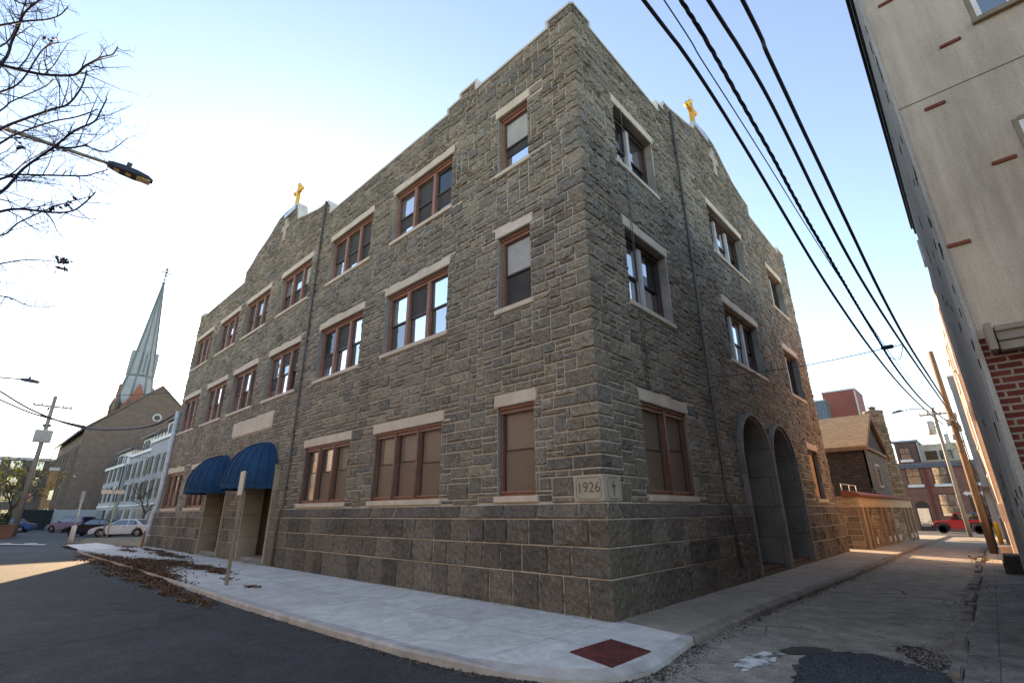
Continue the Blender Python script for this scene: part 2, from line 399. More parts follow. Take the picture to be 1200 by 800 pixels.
def kerb(name, path, inner, mat, ztop, drop, follow=False, rng=RNG, wob=0.006):
    mb = MB()
    P2, I2 = [], []
    for k in range(len(path)-1):
        n = max(1, int((Vector(path[k+1])-Vector(path[k])).length/0.55))
        for q in range(n):
            t = q/n
            for src, dst in ((path, P2), (inner, I2)):
                dst.append((src[k][0]+(src[k+1][0]-src[k][0])*t, src[k][1]+(src[k+1][1]-src[k][1])*t))
    P2.append(path[-1]); I2.append(inner[-1])
    for k in range(len(P2)-1):
        q = []
        for (p, i_) in ((P2[k], I2[k]), (P2[k+1], I2[k+1])):
            rr = random.Random(hash((round(p[0],3), round(p[1],3))) & 0xffff)
            z = gz(p[1]) if follow else 0
            zt = ztop(p) if callable(ztop) else ztop
            w1, w2 = rr.uniform(-wob,wob), rr.uniform(-wob,wob)
            q.append(((i_[0],i_[1],z+0.003), (p[0]+w1,p[1]+w1,z+zt+w2), (p[0]+0.02+w1,p[1]-0.02,z-0.03+min(zt,0)*0.3+w2), (p[0]+0.03,p[1]-0.03,z-drop)))
        a, b = q
        for j in range(3): mb.quad(a[j], b[j], b[j+1], a[j+1])
    o = mb.build(name, mat); o['kind'] = 'structure'; return o
def ramp_top(p):
    # the kerb dips flush at the dropped corner
    d = max(0, min(1, (math.hypot(p[0]-1.3,p[1]+2.1)-0.9)/0.75))
    return 0.004 - 0.075*(1-d)
kerb('front_kerb', main_edge, mi, MT['kerb_new'], ramp_top, 0.22)
kerb('alley_kerb', alley_edge, ai, MT['kerb'], 0.004, 0.30, True, wob=0.014)
# the dropped corner pad
pad = MB()
pc = [(.62,-1.93),(.66,-1.07),(1.34,-1.26),(1.33,-2.12)]
pad.prism(pc, 0.002, 0.010, 'z')
for i_ in range(14):
    for j_ in range(14):
        s, t = (i_+.5)/14, (j_+.5)/14
        a = Vector(pc[0]).lerp(Vector(pc[1]), s); b = Vector(pc[3]).lerp(Vector(pc[2]), s); p = a.lerp(b, t)
        pad.lathe([(0.021,0.009),(0.015,0.019)], (p.x,p.y,0), 6)
po = pad.build('tactile_pad', MT['pad']); tag(po, 'dark red tactile paving pad set in the pale corner sidewalk', 'tactile pad')
# right-hand pavement with its row of broken kerb stones
sheet('right_pavement', [(4.12,-2.2),(60,-2.2),(60,0.3),(5.2,0.3),(5.2,14.7),(4.2,14.7),(4.12,2)], -0.055, MT['walk_right'])
sheet('right_pavement', [(4.2,14.71),(60,14.71),(60,46),(4.26,46)], -0.062, MT['walk_old'], True)
kb = MB(); yy = -1.5; rg = random.Random(5)
while yy < 26:
    ln = rg.uniform(0.35, 1.0); dx = rg.uniform(-.03,.03); z = gz(yy)
    if rg.random() < 0.88:
        a = rg.uniform(-.04,.04)
        kb.obox((4.05+dx, yy+ln/2, -0.12+z+rg.uniform(-.02,.015)), 0.075+rg.uniform(-.02,.02), ln/2-0.02, 0.085, Vector((math.cos(a),math.sin(a),0)), Vector((-math.sin(a),math.cos(a),0)), Vector((rg.uniform(-.06,.06),rg.uniform(-.04,.04),1)).normalized())
    yy += ln
o = kb.build('right_kerb', MT['kerb'], bevel=0.018); o['kind'] = 'structure'
# old pavement and dirt beyond the building
sheet('dirt_verge', blob([(-28.6,-3.0),(-36.5,-2.9),(-40,-1.6),(-47,-.4),(-46,3.2),(-40,4),(-28.6,4)], 0.12, 5, _rg), -0.06, MT['dirt'])
sheet('far_pavement', [(-28.6,-2.95),(-35.6,-2.75),(-36.5,-1.2),(-28.6,-0.9)], -0.03, MT['walk_new'])
sheet('house_pavement', [(-95,4.9),(-46.5,4.9),(-46.5,7.2),(-95,7.2)], -0.05, MT['walk_old'])

# ------------------------------------------------------------------ rock-faced masonry
PAL = [((0.279,0.245,0.192),5),((0.305,0.266,0.203),5),((0.249,0.223,0.179),4),((0.251,0.236,0.198),3),((0.316,0.277,0.216),2),((0.202,0.188,0.159),2),((0.325,0.281,0.216),1),((0.269,0.234,0.181),2)]
PALP = [((0.178,0.155,0.126),4),((0.216,0.187,0.150),3),((0.149,0.132,0.111),3),((0.243,0.205,0.157),1.5)]
def pick(pal, rng, var=0.12):
    c = rng.choices([p[0] for p in pal], [p[1] for p in pal])[0]; k = 1+rng.uniform(-var, var)
    return (c[0]*k, c[1]*k, c[2]*k)
def pack(umax, z0, z1, rng, du=0.1, dz=0.115, corner=None, wmax=7):
    nu, nz = int(round(umax/du)), int(math.ceil((z1-z0)/dz))
    occ = [[False]*nu for _ in range(nz)]; out = []
    def put(c, r, w, h, t=None):
        for rr in range(r, r+h):
            for cc in range(c, c+w): occ[rr][cc] = True
        out.append((c*du, min(umax,(c+w)*du), z0+r*dz, min(z1, z0+(r+h)*dz), c == 0 and corner is not None, t))
    if corner:
        r = 0
        for (h, w, t) in corner:
            h = min(h, nz-r)
            if h <= 0: break
            put(0, r, w, h, t); r += h
    for r in range(nz):
        c = 0
        while c < nu:
            if occ[r][c]: c += 1; continue
            free = 0
            while c+free < nu and not occ[r][c+free] and free < 9: free += 1
            h = rng.choices([1,2,3],[0.27,0.55,0.18])[0]
            lo, hi = {1:(2,6),2:(3,7),3:(4,wmax)}[h]
            w = rng.randint(lo, hi)
            if free < w or free-w == 1: w = free if free <= hi+1 else w
            w = max(1, min(w, free)); h = min(h, nz-r)
            if w <= 1: h = min(h, 2)
            ok = h
            for hh in range(1, h):
                if any(occ[r+hh][c+k] for k in range(w)): ok = hh; break
            put(c, r, w, ok); c += w
    return out
def minus(rect, hole):
    u0,u1,z0,z1 = rect; a,b,c,d = hole
    if b <= u0 or a >= u1 or d <= z0 or c >= z1: return [rect]
    res = []
    if z0 < c: res.append((u0,u1,z0,c))
    if z1 > d: res.append((u0,u1,d,z1))
    m0, m1 = max(z0,c), min(z1,d)
    if u0 < a: res.append((u0,a,m0,m1))
    if u1 > b: res.append((b,u1,m0,m1))
    return res
def inpoly(u, z, poly):
    c = False; j = len(poly)-1
    for i in range(len(poly)):
        a, b = poly[i], poly[j]
        if (a[1] > z) != (b[1] > z) and u < (b[0]-a[0])*(z-a[1])/(b[1]-a[1])+a[0]: c = not c
        j = i
    return c
def stones(mb, blocks, holes, polys, outline, pal, rng, amp=0.042, g=0.012, cell=0.078, noff=lambda u,z:0.0, ctest=13.0, cedge=0.035, slot=1):
    """each block is its own rough cushion of faces, mortar showing in the joints"""
    if mb.c is None: mb.c = [(.3,.28,.23)]*len(mb.v)
    for (u0,u1,z0,z1,cor,tint) in blocks:
        rects = [(u0,u1,z0,z1)]
        for h in holes:
            nr = []
            for r in rects: nr += minus(r, h)
            rects = nr
        col0 = tint or pick(pal, rng)
        for (a,b,c,d) in rects:
            if b-a < 0.05 or d-c < 0.05: continue
            test = d > ctest or any(not (b < min(p[0] for p in q) or a > max(p[0] for p in q) or d < min(p[1] for p in q) or c > max(p[1] for p in q)) for q in polys)
            cc = cell*(1.0 if a < 14 else 1.5)
            if test: cc = min(cc, 0.09)
            iscor = cor and a < 0.001; ua = a
            def axis(s, e, gs, ge):
                s += gs; e -= ge; ln = e-s
                k = max(1, int(round((ln-0.05)/cc)))
                rim = min(0.022, ln*0.2)
                xs = [s, s+rim] + [s+rim+(ln-2*rim)*q/k for q in range(1, k)] + [e-rim, e]
                return xs
            us = axis(a, b, -cedge if iscor else g, g); zs = axis(c, d, g, g)
            nu, nz = len(us), len(zs)
            am = amp*rng.uniform(0.7, 1.35); tu, tz = rng.uniform(-.5,.5), rng.uniform(-.5,.5)
            i0 = len(mb.v); crng = random.Random(int(z0*1000)+77)
            kk = rng.uniform(.93,1.07); col = (col0[0]*kk, col0[1]*kk, col0[2]*kk)
            for jz, z in enumerate(zs):
                ce = cedge + crng.uniform(-.008,.014)
                for ju, u in enumerate(us):
                    eu = ju in (0, nu-1); ez = jz in (0, nz-1)
                    if iscor and ju == 0:
                        n = ce if not ez else ce*0.55
                        u = ua-n; mb.v.append((u, n+noff(0,z), z)); mb.c.append(col); continue
                    if (eu or ez):
                        n = 0.004
                        if iscor and ju == 0: n = cedge
                    else:
                        s, t = (u-a)/(b-a)-.5, (z-c)/(d-c)-.5
                        n = am*(0.72 + 0.7*(tu*s+tz*t) + rng.uniform(-.5,.5))
                        u += rng.uniform(-.012,.012); z_ = z+rng.uniform(-.012,.012)
                        mb.v.append((u, n+noff(u,z), z_)); mb.c.append(col); continue
                    mb.v.append((u, n+noff(u,z), z)); mb.c.append(col)
            for jz in range(nz-1):
                for ju in range(nu-1):
                    if test:
                        um, zm = (us[ju]+us[ju+1])/2, (zs[jz]+zs[jz+1])/2
                        if zm > ctest and not inpoly(um, zm, outline): continue
                        if any(inpoly(um, zm, q) for q in polys): continue
                    k = i0+jz*nu+ju
                    mb.f.append((k, k+1, k+nu+1, k+nu)); mb.m.append(slot)
def flat(mb, outline, holes, n, slot=0):
    """flat sheet in (u,z) with holes"""
    loops = [[Vector((p[0], p[1], 0)) for p in lp] for lp in [outline]+holes]
    tris = tessellate_polygon(loops); pts = [p for lp in loops for p in lp]
    i = len(mb.v); mb.v += [(p.x, n, p.y) for p in pts]
    if mb.c is not None: mb.c += [(.3,.28,.23)]*len(pts)
    for t in tris: mb.f.append(tuple(i+k for k in t)); mb.m.append(slot)
def strip_coping(mb, path, t, n0, n1):
    off = []
    for k, p in enumerate(path):
        ns = []
        if k > 0:
            d = (Vector(p)-Vector(path[k-1])).normalized(); ns.append(Vector((-d.y, d.x)))
        if k < len(path)-1:
            d = (Vector(path[k+1])-Vector(p)).normalized(); ns.append(Vector((-d.y, d.x)))
        if len(ns) == 2:
            m_ = (ns[0]+ns[1]); m_ = m_.normalized() if m_.length > 1e-4 else ns[0]
            s_ = min(1.6, 1/max(0.5, m_.dot(ns[0])))
        else: m_, s_ = ns[0], 1
        off.append(Vector(p)+m_*t*s_)
    for k in range(len(path)-1):
        a, b, c, d = path[k], path[k+1], off[k+1], off[k]
        for q0, q1 in ((a,b),(b,c),(c,d),(d,a)):
            if (q0 is b and k < len(path)-2) or (q0 is d and k > 0): continue
            mb.quad((q0[0],n0,q0[1]),(q1[0],n0,q1[1]),(q1[0],n1,q1[1]),(q0[0],n1,q0[1]))
        for n in (n0, n1): mb.quad((a[0],n,a[1]),(b[0],n,b[1]),(c[0],n,c[1]),(d[0],n,d[1]))
# ------------------------------------------------------------------ the stone building
BLD = empty('stone_building', (0,0,0), 0, 'three storey grey rock faced stone building with blue entrance awnings and gold crosses', 'building')
FL = lambda u, n, z: (-u, -n, z)      # street front: u runs left from the corner
FR = lambda u, n, z: (n, u, z)        # alley side: u runs away from the corner
LEN_L, LEN_R = 28.9, 17.75
OUT_L = [(0,0),(0,13.50),(.72,13.50),(.72,13.27),(3.45,13.22),(3.45,13.55),(4.08,13.53),(4.08,13.34),(4.65,13.32),(4.65,13.12),(12.15,13.10),(12.15,13.42),(12.45,13.80),(13.2,13.82),(14.1,14.02),(14.9,14.22),(15.45,14.36),(15.62,15.0),(15.75,15.30),(17.1,15.42),(17.75,15.38),(18.3,15.12),(18.75,14.86),(19.4,14.62),(20.1,14.40),(20.7,14.02),(21.15,13.84),(21.4,13.74),(21.4,13.12),(28.0,13.08),(28.0,13.28),(28.9,13.28),(28.9,0)]
OUT_R = [(0,0),(0,13.50),(.68,13.50),(.68,13.30),(4.45,13.27),(4.45,13.62),(4.85,13.62),(4.85,13.80),(5.0,14.02),(5.4,14.06),(6.6,14.36),(7.4,14.62),(7.62,14.95),(7.7,15.08),(8.6,15.22),(9.4,15.18),(9.85,14.98),(10.3,14.72),(11.15,14.30),(12.0,14.12),(12.7,14.02),(12.7,13.50),(16.7,13.32),(16.7,13.60),(17.75,13.60),(17.75,0)]
CORNER_RNG = random.Random(11)
CORN_L, CORN_R = [], []
for k in range(60):
    h = CORNER_RNG.choice([2,2,3,3,2]); t = pick(PAL, CORNER_RNG)
    w = (CORNER_RNG.randint(5,7), CORNER_RNG.randint(3,4)); 
    if k % 2: w = w[::-1]
    CORN_L.append((h, w[0], t)); CORN_R.append((h, w[1], t))

# openings: (u0,u1,z0,z1,style,lights)
WIN_L = []
for z0, z1, st in ((9.76,11.55,'up'),(5.98,7.86,'up')):
    WIN_L.append((1.50,2.52,z0,z1,st,1)); WIN_L.append((4.40,7.32,z0,z1,st,3))
    for c in (10.13,14.70,18.88,22.75,26.95): WIN_L.append((c-1.46,c+1.46,z0,z1,st,3))
WIN_L += [(1.50,2.52,1.90,3.71,'ground1',1),(4.40,7.32,1.90,3.66,'ground',3),(8.67,11.59,1.90,3.66,'ground',3),(21.5,24.1,1.90,3.70,'ground',3),(25.5,28.4,1.90,3.72,'ground',3)]
WIN_R = []
for z0, z1 in ((9.76,11.55),(5.98,7.86)):
    WIN_R += [(1.60,3.66,z0,z1,'side',2),(7.60,10.86,z0,z1,'side',3),(14.0,16.1,z0,z1,'side',2)]
WIN_R += [(1.60,3.70,1.90,3.73,'ground',2),(14.65,16.15,2.0,3.85,'ply',1)]
DOORS = [(13.42,15.82),(18.10,20.42)]
ARCH = [(8.15,1.2),(10.90,1.2)]
def archpoly(c, h, z0=0.0, sp=3.0, n=16):
    return [(c-h,z0)] + [(c-h*math.cos(math.pi*k/n), sp+h*math.sin(math.pi*k/n)) for k in range(n+1)] + [(c+h,z0)]

def facade(name, f, L_, outl, wins, doors, arches, corner, seed, extra):
    rng = random.Random(seed)
    mb = MB(f); mb.c = []
    holes = [[(w[0],w[2]),(w[0],w[3]),(w[1],w[3]),(w[1],w[2])] for w in wins]
    holes += [[(a,.001),(a,3.1),(b,3.1),(b,.001)] for a,b in doors]
    holes += [archpoly(c,h+0.05,0.001) for c,h in arches]
    flat(mb, outl, holes, 0.0, 0)
    # parapet back
    top = [p for p in outl if p[1] > 12.0]
    flat(mb, [(0.36,12.2)]+[(max(.36,min(L_-.36,p[0])),p[1]) for p in top]+[(L_-.36,12.2)], [], -0.36, 0)
    # jambs of the openings
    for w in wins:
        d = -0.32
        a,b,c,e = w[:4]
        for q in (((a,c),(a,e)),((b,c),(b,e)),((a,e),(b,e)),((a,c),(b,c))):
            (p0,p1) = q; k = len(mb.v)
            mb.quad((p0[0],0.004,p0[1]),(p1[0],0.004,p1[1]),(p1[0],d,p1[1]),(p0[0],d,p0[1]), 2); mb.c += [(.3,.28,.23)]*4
    mb.c = [(.3,.28,.23)]*len(mb.v)
    hr = [(w[0]-0.004,w[1]+0.004,w[2],w[3]) for w in wins]
    # lintels and sills take their own room
    hr += [(w[0]-0.10,w[1]+0.10,w[3],w[3]+0.27) for w in wins] + [(w[0]-0.09,w[1]+0.09,w[2]-0.13,w[2]) for w in wins]
    hr += [(a-.12,b+.12,0,3.25) for a,b in doors] + extra
    polys = [archpoly(c,h+0.17) for c,h in arches]
    blocks = pack(L_, 1.74, 15.6, rng, corner=corner)
    blocks = [b for b in blocks if b[2] < 13.6 or inpoly((b[0]+b[1])/2, b[2]+.02, outl)]
    stones(mb, blocks, hr, polys, outl, PAL, rng)
    wall = mb.build(name, [MT['mortar'], MT['stone'], MT['limedark']], BLD, recalc=False)
    # plinth: one piece per run between the openings
    gaps = sorted([(a-.12,b+.12) for a,b in doors] + [(c-h-.17,c+h+.17) for c,h in arches])
    runs, u = [], -0.10
    for a,b in gaps:
        if a > u+0.02: runs.append((u,a))
        u = b
    runs.append((u,L_))
    zs = [-0.02,.575,1.035,1.475,1.74]
    for a,b in runs:
        pm = MB(f); pm.c = []
        pm.quad((a,.10,-0.3),(b,.10,-0.3),(b,.10,1.50),(a,.10,1.50)); pm.quad((a,.10,1.50),(b,.10,1.50),(b,.012,1.745),(a,.012,1.745))
        for e in (x for x in (a,b) if x > 0): pm.quad((e,.10,-0.3),(e,-.3,-0.3),(e,-.3,1.5),(e,.10,1.5))
        pm.c = [(.3,.28,.23)]*len(pm.v)
        for ci in range(4):
            u = a; first = a < 0; blk = []
            while u < b-0.01:
                w = rng.uniform(.46,.80) if ci < 3 else rng.uniform(.5,1.0)
                if first: w = (.42,.75,.35,.6)[ci] if f is FL else (.62,.3,.7,.5)[ci]
                e = min(b, u+w)
                if b-e < 0.25: e = b
                cr = random.Random(ci*7+1)
                blk.append((u,e,zs[ci],zs[ci+1],first and ci < 3,pick(PALP,cr) if first else None)); u = e; first = False
            nf = (lambda u,z: .10) if ci < 3 else (lambda u,z: .10 - .088*max(0,min(1,(z-1.50)/.24)))
            stones(pm, blk, [], [], outl, PALP, rng, amp=0.050, g=0.011, cell=0.08, noff=nf, ctest=99, slot=1)
        pm.build('plinth', [MT['mortar'], MT['plinth']], BLD, recalc=False)
    # coping
    cm = MB(f)
    strip_coping(cm, [p for p in outl if p[1] > 1], 0.075, -0.40, 0.055)
    cm.build('coping', MT['coping'], BLD)
    return wall

EX_L = [(14.65,19.05,4.70,5.38),(-1,.56,1.75,2.20)]
EX_R = [(-1,.52,1.75,2.20)]
facade('front_wall', FL, LEN_L, OUT_L, WIN_L, DOORS, [], CORN_L, 21, EX_L)
facade('side_wall', FR, LEN_R, OUT_R, WIN_R, [], ARCH, CORN_R, 22, EX_R)
rw = MB()
rw.box(-28.9,-0.02,17.40,17.75,-0.4,13.3); rw.box(-28.9,-28.55,0.02,17.40,-0.4,13.05)
rw.build('rear_wall', brickmat('rear_brick', (.26,.12,.08),(.20,.09,.06),(.3,.28,.25)), BLD)
rf = MB(); rf.box(-28.5,-0.37,0.37,17.4,12.2,12.4); rf.build('roof', MT['roof'], BLD)
bx = MB(); bx.box(-28.4,-1.6,1.6,17.3,-0.1,12.15); bx.build('interior', MT['black'], BLD)

def window(f, u0, u1, z0, z1, style, lights, rng):
    up = style == 'up'; side = style == 'side'; gr = style.startswith('ground'); ply = style == 'ply'
    fm = MT['redframe'] if (up or gr) else MT['brownframe']
    nb = -0.27 if side else -0.19
    if gr: nb = -0.14
    fw, mw = 0.075, 0.13
    m = MB(f)
    m.box(u0,u0+fw,nb-.08,nb+.06,z0,z1); m.box(u1-fw,u1,nb-.08,nb+.06,z0,z1)
    m.box(u0+fw,u1-fw,nb-.08,nb+.06,z1-fw-.05,z1); m.box(u0+fw,u1-fw,nb-.08,nb+.055,z0,z0+fw*.8)
    # stepped head moulding under the lintel
    m.box(u0+.01,u1-.01,nb+.06,nb+.10,z1-.05,z1-.002)
    lw = (u1-u0-2*fw-(lights-1)*mw)/lights
    bays = []
    for k in range(lights):
        a = u0+fw+k*(lw+mw); bays.append((a,a+lw))
        if k: 
            if side: continue
            m.box(a-mw,a,nb-.08,nb+.075,z0+fw*.8,z1-fw-.05)
    w = m.build('window', fm, BLD)
    if side and lights > 1:
        for a,b in bays[1:]:
            q = MB(f); q.box(a-mw,a,nb-.08,nb+.085,z0+fw*.8,z1-fw-.05); q.build('mullion', MT['greyframe'], w)
    zb, zt = z0+fw*.8, z1-fw-.05; zm = zb+(zt-zb)*0.5
    pn = MB(f); sa = MB(f)
    if ply:
        pn.box(u0+fw,u1-fw,nb-.05,nb+.02,zb,zt)
        pn.build('plywood_panel', MT['plywood'], w)
    else:
        for (a,b) in bays:
            if gr:
                zq = zb+(zt-zb)*rng.uniform(.50,.56)
                tl = rng.uniform(-.010,.010)
                pn.quad((a,nb-.02+tl,zb),(b,nb-.02-tl,zb),(b,nb-.02-tl,zq),(a,nb-.02+tl,zq),1)
                pn.quad((a,nb-.03+tl,zq),(b,nb-.03-tl,zq),(b,nb-.03-tl,zt),(a,nb-.03+tl,zt),0)
                sa.box(a,b,nb-.035,nb+.0,zq-.012,zq+.012)
                for e in (a+.012, b-.03): sa.box(e,e+.018,nb-.03,nb+.012,zb,zt)
            else:
                st = .042
                # upper sash in front, lower sash behind it
                for (c,d,dn) in ((zm-.02,zt,-.02),(zb,zm+.02,-.055)):
                    sa.box(a,a+st,nb-.02+dn,nb+.02+dn,c,d); sa.box(b-st,b,nb-.02+dn,nb+.02+dn,c,d)
                    sa.box(a+st,b-st,nb-.02+dn,nb+.02+dn,c,c+st); sa.box(a+st,b-st,nb-.02+dn,nb+.02+dn,d-st,d)
                    lo = c < zm-.1
                    if up: s = rng.choices([0,1,2,3,4],[.36,.14,.10,.36,.04] if lo else [.26,.16,.10,.42,.06])[0]
                    else: s = rng.choices([0,1,2],[.10,.2,.7])[0]
                    if up and lights == 1: s = (0 if z0 > 9 else 3) if lo else 4  # single windows: pale upper pane stands in for glare
                    t1, t2 = rng.uniform(-.006,.006), rng.uniform(-.004,.004)
                    def q(n, c0, d0, s_): pn.quad((a+st,n-t1-t2,c0),(b-st,n+t1-t2,c0),(b-st,n+t1+t2,d0),(a+st,n-t1+t2,d0),s_)
                    q(nb+dn, c+st, d-st, s)
                    # a blind or screen pulled part way
                    if up and rng.random() < .35 and s in (0,1):
                        h = rng.uniform(.25,.6)
                        q(nb+dn+.014, d-st-(d-c)*h, d-st, 3)
                    if side and rng.random() < .5:  # bright strip on the pane imitates a streak of reflection
                        e = a+st+(b-a)*rng.uniform(.0,.15); wq = (b-a)*rng.uniform(.14,.28); zz = c+st+(d-c)*rng.uniform(0,.3)
                        pn.quad((e,nb+dn+.012,zz),(e+wq,nb+dn+.012,zz),(e+wq,nb+dn+.012,d-st),(e,nb+dn+.012,d-st),0)
        if gr:
            pn.build('pane', [MT['acryl_up'],MT['acryl']], w)
            sa.build('sash', MT['brownframe'], w)
            for (a,b) in bays:
                for e in (a-.05,b+.05):
                    if lights > 1:
                        rd = MB(f); rd.tube([(e,nb+.12,z0+.02),(e,nb+.12,z1-.06)],.016,6); rd.build('guard_rod', MT['redframe'], w)
            for zz in (z0+.06,z1-.14):
                rd = MB(f); rd.box(u0+.02,u1-.02,nb+.08,nb+.10,zz,zz+.03); rd.build('guard_rail', MT['redframe'], w)
            if u1 < 12:
                g = MB(f); sp = 0.055; wd, ht = u1-u0-.1, z1-z0-.12
                n_ = int((wd+ht)/sp); r_ = .0022
                for k in range(1, n_):
                    for sgn in (1,-1):
                        s0 = k*sp
                        p0 = (max(0,s0-ht), min(s0,ht)); p1 = (min(s0,wd), max(0,s0-wd))
                        if sgn < 0: p0, p1 = (wd-p0[0],p0[1]), (wd-p1[0],p1[1])
                        A = Vector((u0+.05+p0[0], nb+.09+.003*sgn, z0+.06+p0[1])); B = Vector((u0+.05+p1[0], nb+.09+.003*sgn, z0+.06+p1[1]))
                        if (B-A).length > .03: g.tube([A,B], r_, 3, cap=False)
                g.build('wire_guard', MT['mesh'], w, recalc=False)
        else:
            pn.build('pane', [MT['gl_bright'],MT['gl_mid'],MT['gl_dark'],MT['screen'],MT['blind_glare']], w)
            sa.build('sash', MT['sash'] if up else MT['brownframe'], w)
    lm = MT['lime'] if f is FL else MT['lime']
    a = MB(f); a.box(u0-.09,u1+.09,-.12,.035,z1+.004,z1+.262)
    lo = a.build('lintel', lm, w, bevel=.012)
    a = MB(f); a.box(u0-.085,u1+.085,-.30,.06,z0-.125,z0-.002)
    a.build('sill', lm, w, bevel=.012)
    return w
wr = random.Random(44)
for w in WIN_L: window(FL, *w, wr)
for w in WIN_R: window(FR, *w, wr)

# entrances under the awnings
def door(f, a, b, deep):
    s = MB(f); H = 3.1; t = .115
    s.box(a-t,a,-deep,.17,-.1,H+.15); s.box(b,b+t,-deep,.17,-.1,H+.15); s.box(a,b,-deep,.15,H,H+.15)
    d = MB(f)
    cx = (a+b)/2
    for x0,x1 in ((a,cx-.006),(cx+.006,b)):
        d.box(x0,x1,-deep+.02,-deep+.07,.18,2.5)
        for p,q in ((.35,1.05),(1.2,2.3)): d.box(x0+.15,x1-.15,-deep+.07,-deep+.085,p,q)
    d.box(a,b,-deep,-deep+.05,2.5,H)
    o = d.build('door', MT['door'], BLD)
    s.build('stone_jamb', ASHL, o)
    k = MB(f)
    for e in (-.07,.07): k.tube([(cx+e,-deep+.07,1.05),(cx+e,-deep+.12,1.05),(cx+e,-deep+.12,1.3),(cx+e,-deep+.07,1.3)],.014,6)
    k.build('handle', MT['steel'], o)
    st = MB(f); st.box(a,b,-deep,.05,-.1,.16); st.box(a+.1,b-.1,.05,.30,-.1,.055)
    st.build('doorstep', MT['limedark'], o, bevel=.01)
ASHL = brickmat('jamb_limestone', (.44,.37,.27),(.38,.32,.235),(.22,.19,.15), 2.0, .78, .012, .8, .4, .35)
ASHG = brickmat('arch_grey_stone', (.30,.287,.262),(.255,.243,.222),(.15,.14,.13), 1.1, .85, .012, .8, .4, .4)
for a,b in DOORS: door(FL, a, b, 0.58)

def arch(f, c, h, deep=1.05):
    s = MB(f); inn = archpoly(c,h,-.1); out = archpoly(c,h+.16,-.1); k2 = len(inn)
    mid = archpoly(c,h+.07,-.1)
    for k in range(k2-1):
        for (A,na),(B,nb) in (((inn,-deep),(inn,.06)),((inn,.06),(mid,.10)),((mid,.10),(mid,.16)),((mid,.16),(out,.16)),((out,.16),(out,-.05))):
            s.quad((A[k][0],na,A[k][1]),(A[k+1][0],na,A[k+1][1]),(B[k+1][0],nb,B[k+1][1]),(B[k][0],nb,B[k][1]))
    d = MB(f); q = archpoly(c,h-.10,.15)
    flat(d, q, [], -deep+.03)
    for x in (c-.55,c,c+.55): d.box(x-.012,x+.012,-deep+.03,-deep+.05,.16,2.95)
    for z in (.9,1.6,2.3,3.0): d.box(c-h+.12,c+h-.12,-deep+.03,-deep+.055,z,z+.05)
    fr = archpoly(c,h,.1)
    flat(d, fr, [], -deep)
    o = d.build('arched_door', MT['doorgrey'], BLD)
    s.build('arch_surround', ASHG, o)
    st = MB(f); st.box(c-h,c+h,-deep,-.02,-.15,.14); st.box(c-h,c+h,-.02,.12,-.2,.045)
    st.build('doorstep', noisy('red_brick_step', (.075,.05,.04),(.125,.08,.062),8,.9), o, bevel=.01)
for c,h in ARCH: arch(FR, c, h)

# awnings
t_ = lambda q: q*1.9
def awning(c, a, b, h, z0):
    m = MB(FL); NT, NS = 12, 14; g = []
    for j in range(NS+1):
        s = (math.pi/2)*j/NS
        g.append([(c+a*math.cos(math.pi*i/NT)*math.cos(s), .06+b*math.sin(math.pi*i/NT)*math.cos(s), z0+h*math.sin(s)) for i in range(NT+1)])
    for j in range(NS):
        for i in range(NT):
            # cloth sags a little between ribs
            A,B,C_,D = g[j][i],g[j][i+1],g[j+1][i+1],g[j+1][i]
            mm = [tuple((p+q)/2-(0.030*math.cos((math.pi/2)*jj/NS) if kx==1 else .0)*(1 if kx==1 else 0) for kx,(p,q) in enumerate(zip(P,Q))) for P,Q,jj in ((A,B,j),(D,C_,j+1))]
            m.quad(A,mm[0],mm[1],D); m.quad(mm[0],B,C_,mm[1])
    o = m.build('awning', MT['awning'], BLD, recalc=True)
    for i in range(1,NT):
        sm = MB(FL); sm.tube([(g[j][i][0],g[j][i][1]+.004,g[j][i][2]+.004) for j in range(NS)],.011,4); sm.build('seam', MT['seam'], o)
    v = MB(FL)
    for i in range(NT):
        A,B = g[0][i],g[0][i+1]
        nn = 6
        for q in range(nn):
            P, Q = [tuple(A[k]+(B[k]-A[k])*t for k in range(3)) for t in (q/nn,(q+1)/nn)]
            d0, d1 = [.185+.010*math.sin(math.pi*t) for t in (q/nn,(q+1)/nn)]
            v.quad(P,Q,(Q[0],Q[1]-.02*math.sin(t_(q+1)),Q[2]-d1),(P[0],P[1]-.02*math.sin(t_(q)),P[2]-d0))
    v.build('valance', MT['awning'], o)
    r = MB(FL); rim = [(p[0],p[1],p[2]) for p in g[0]]; g = [[(c+(p[0]-c)*.94,.06+(p[1]-.06)*.94,z0+(p[2]-z0)*.94) for p in row] for row in g]
    r.tube(rim,.016,5); r.tube([(c-a,.06,z0),(c+a,.06,z0)],.016,5)
    r.tube([(c+a*math.cos(math.pi*i/16)*1.015,.05,z0-.2+(h+.22)*math.sin(math.pi*i/16)) for i in range(17)],.022,5)
    for i in range(1,NT): r.tube([g[j][i] for j in range(NS)],.009,4)
    r.build('awning_frame', MT['awning'], o)
awning(14.75,1.33,1.30,1.52,2.62); awning(19.35,1.28,1.25,1.42,2.60)

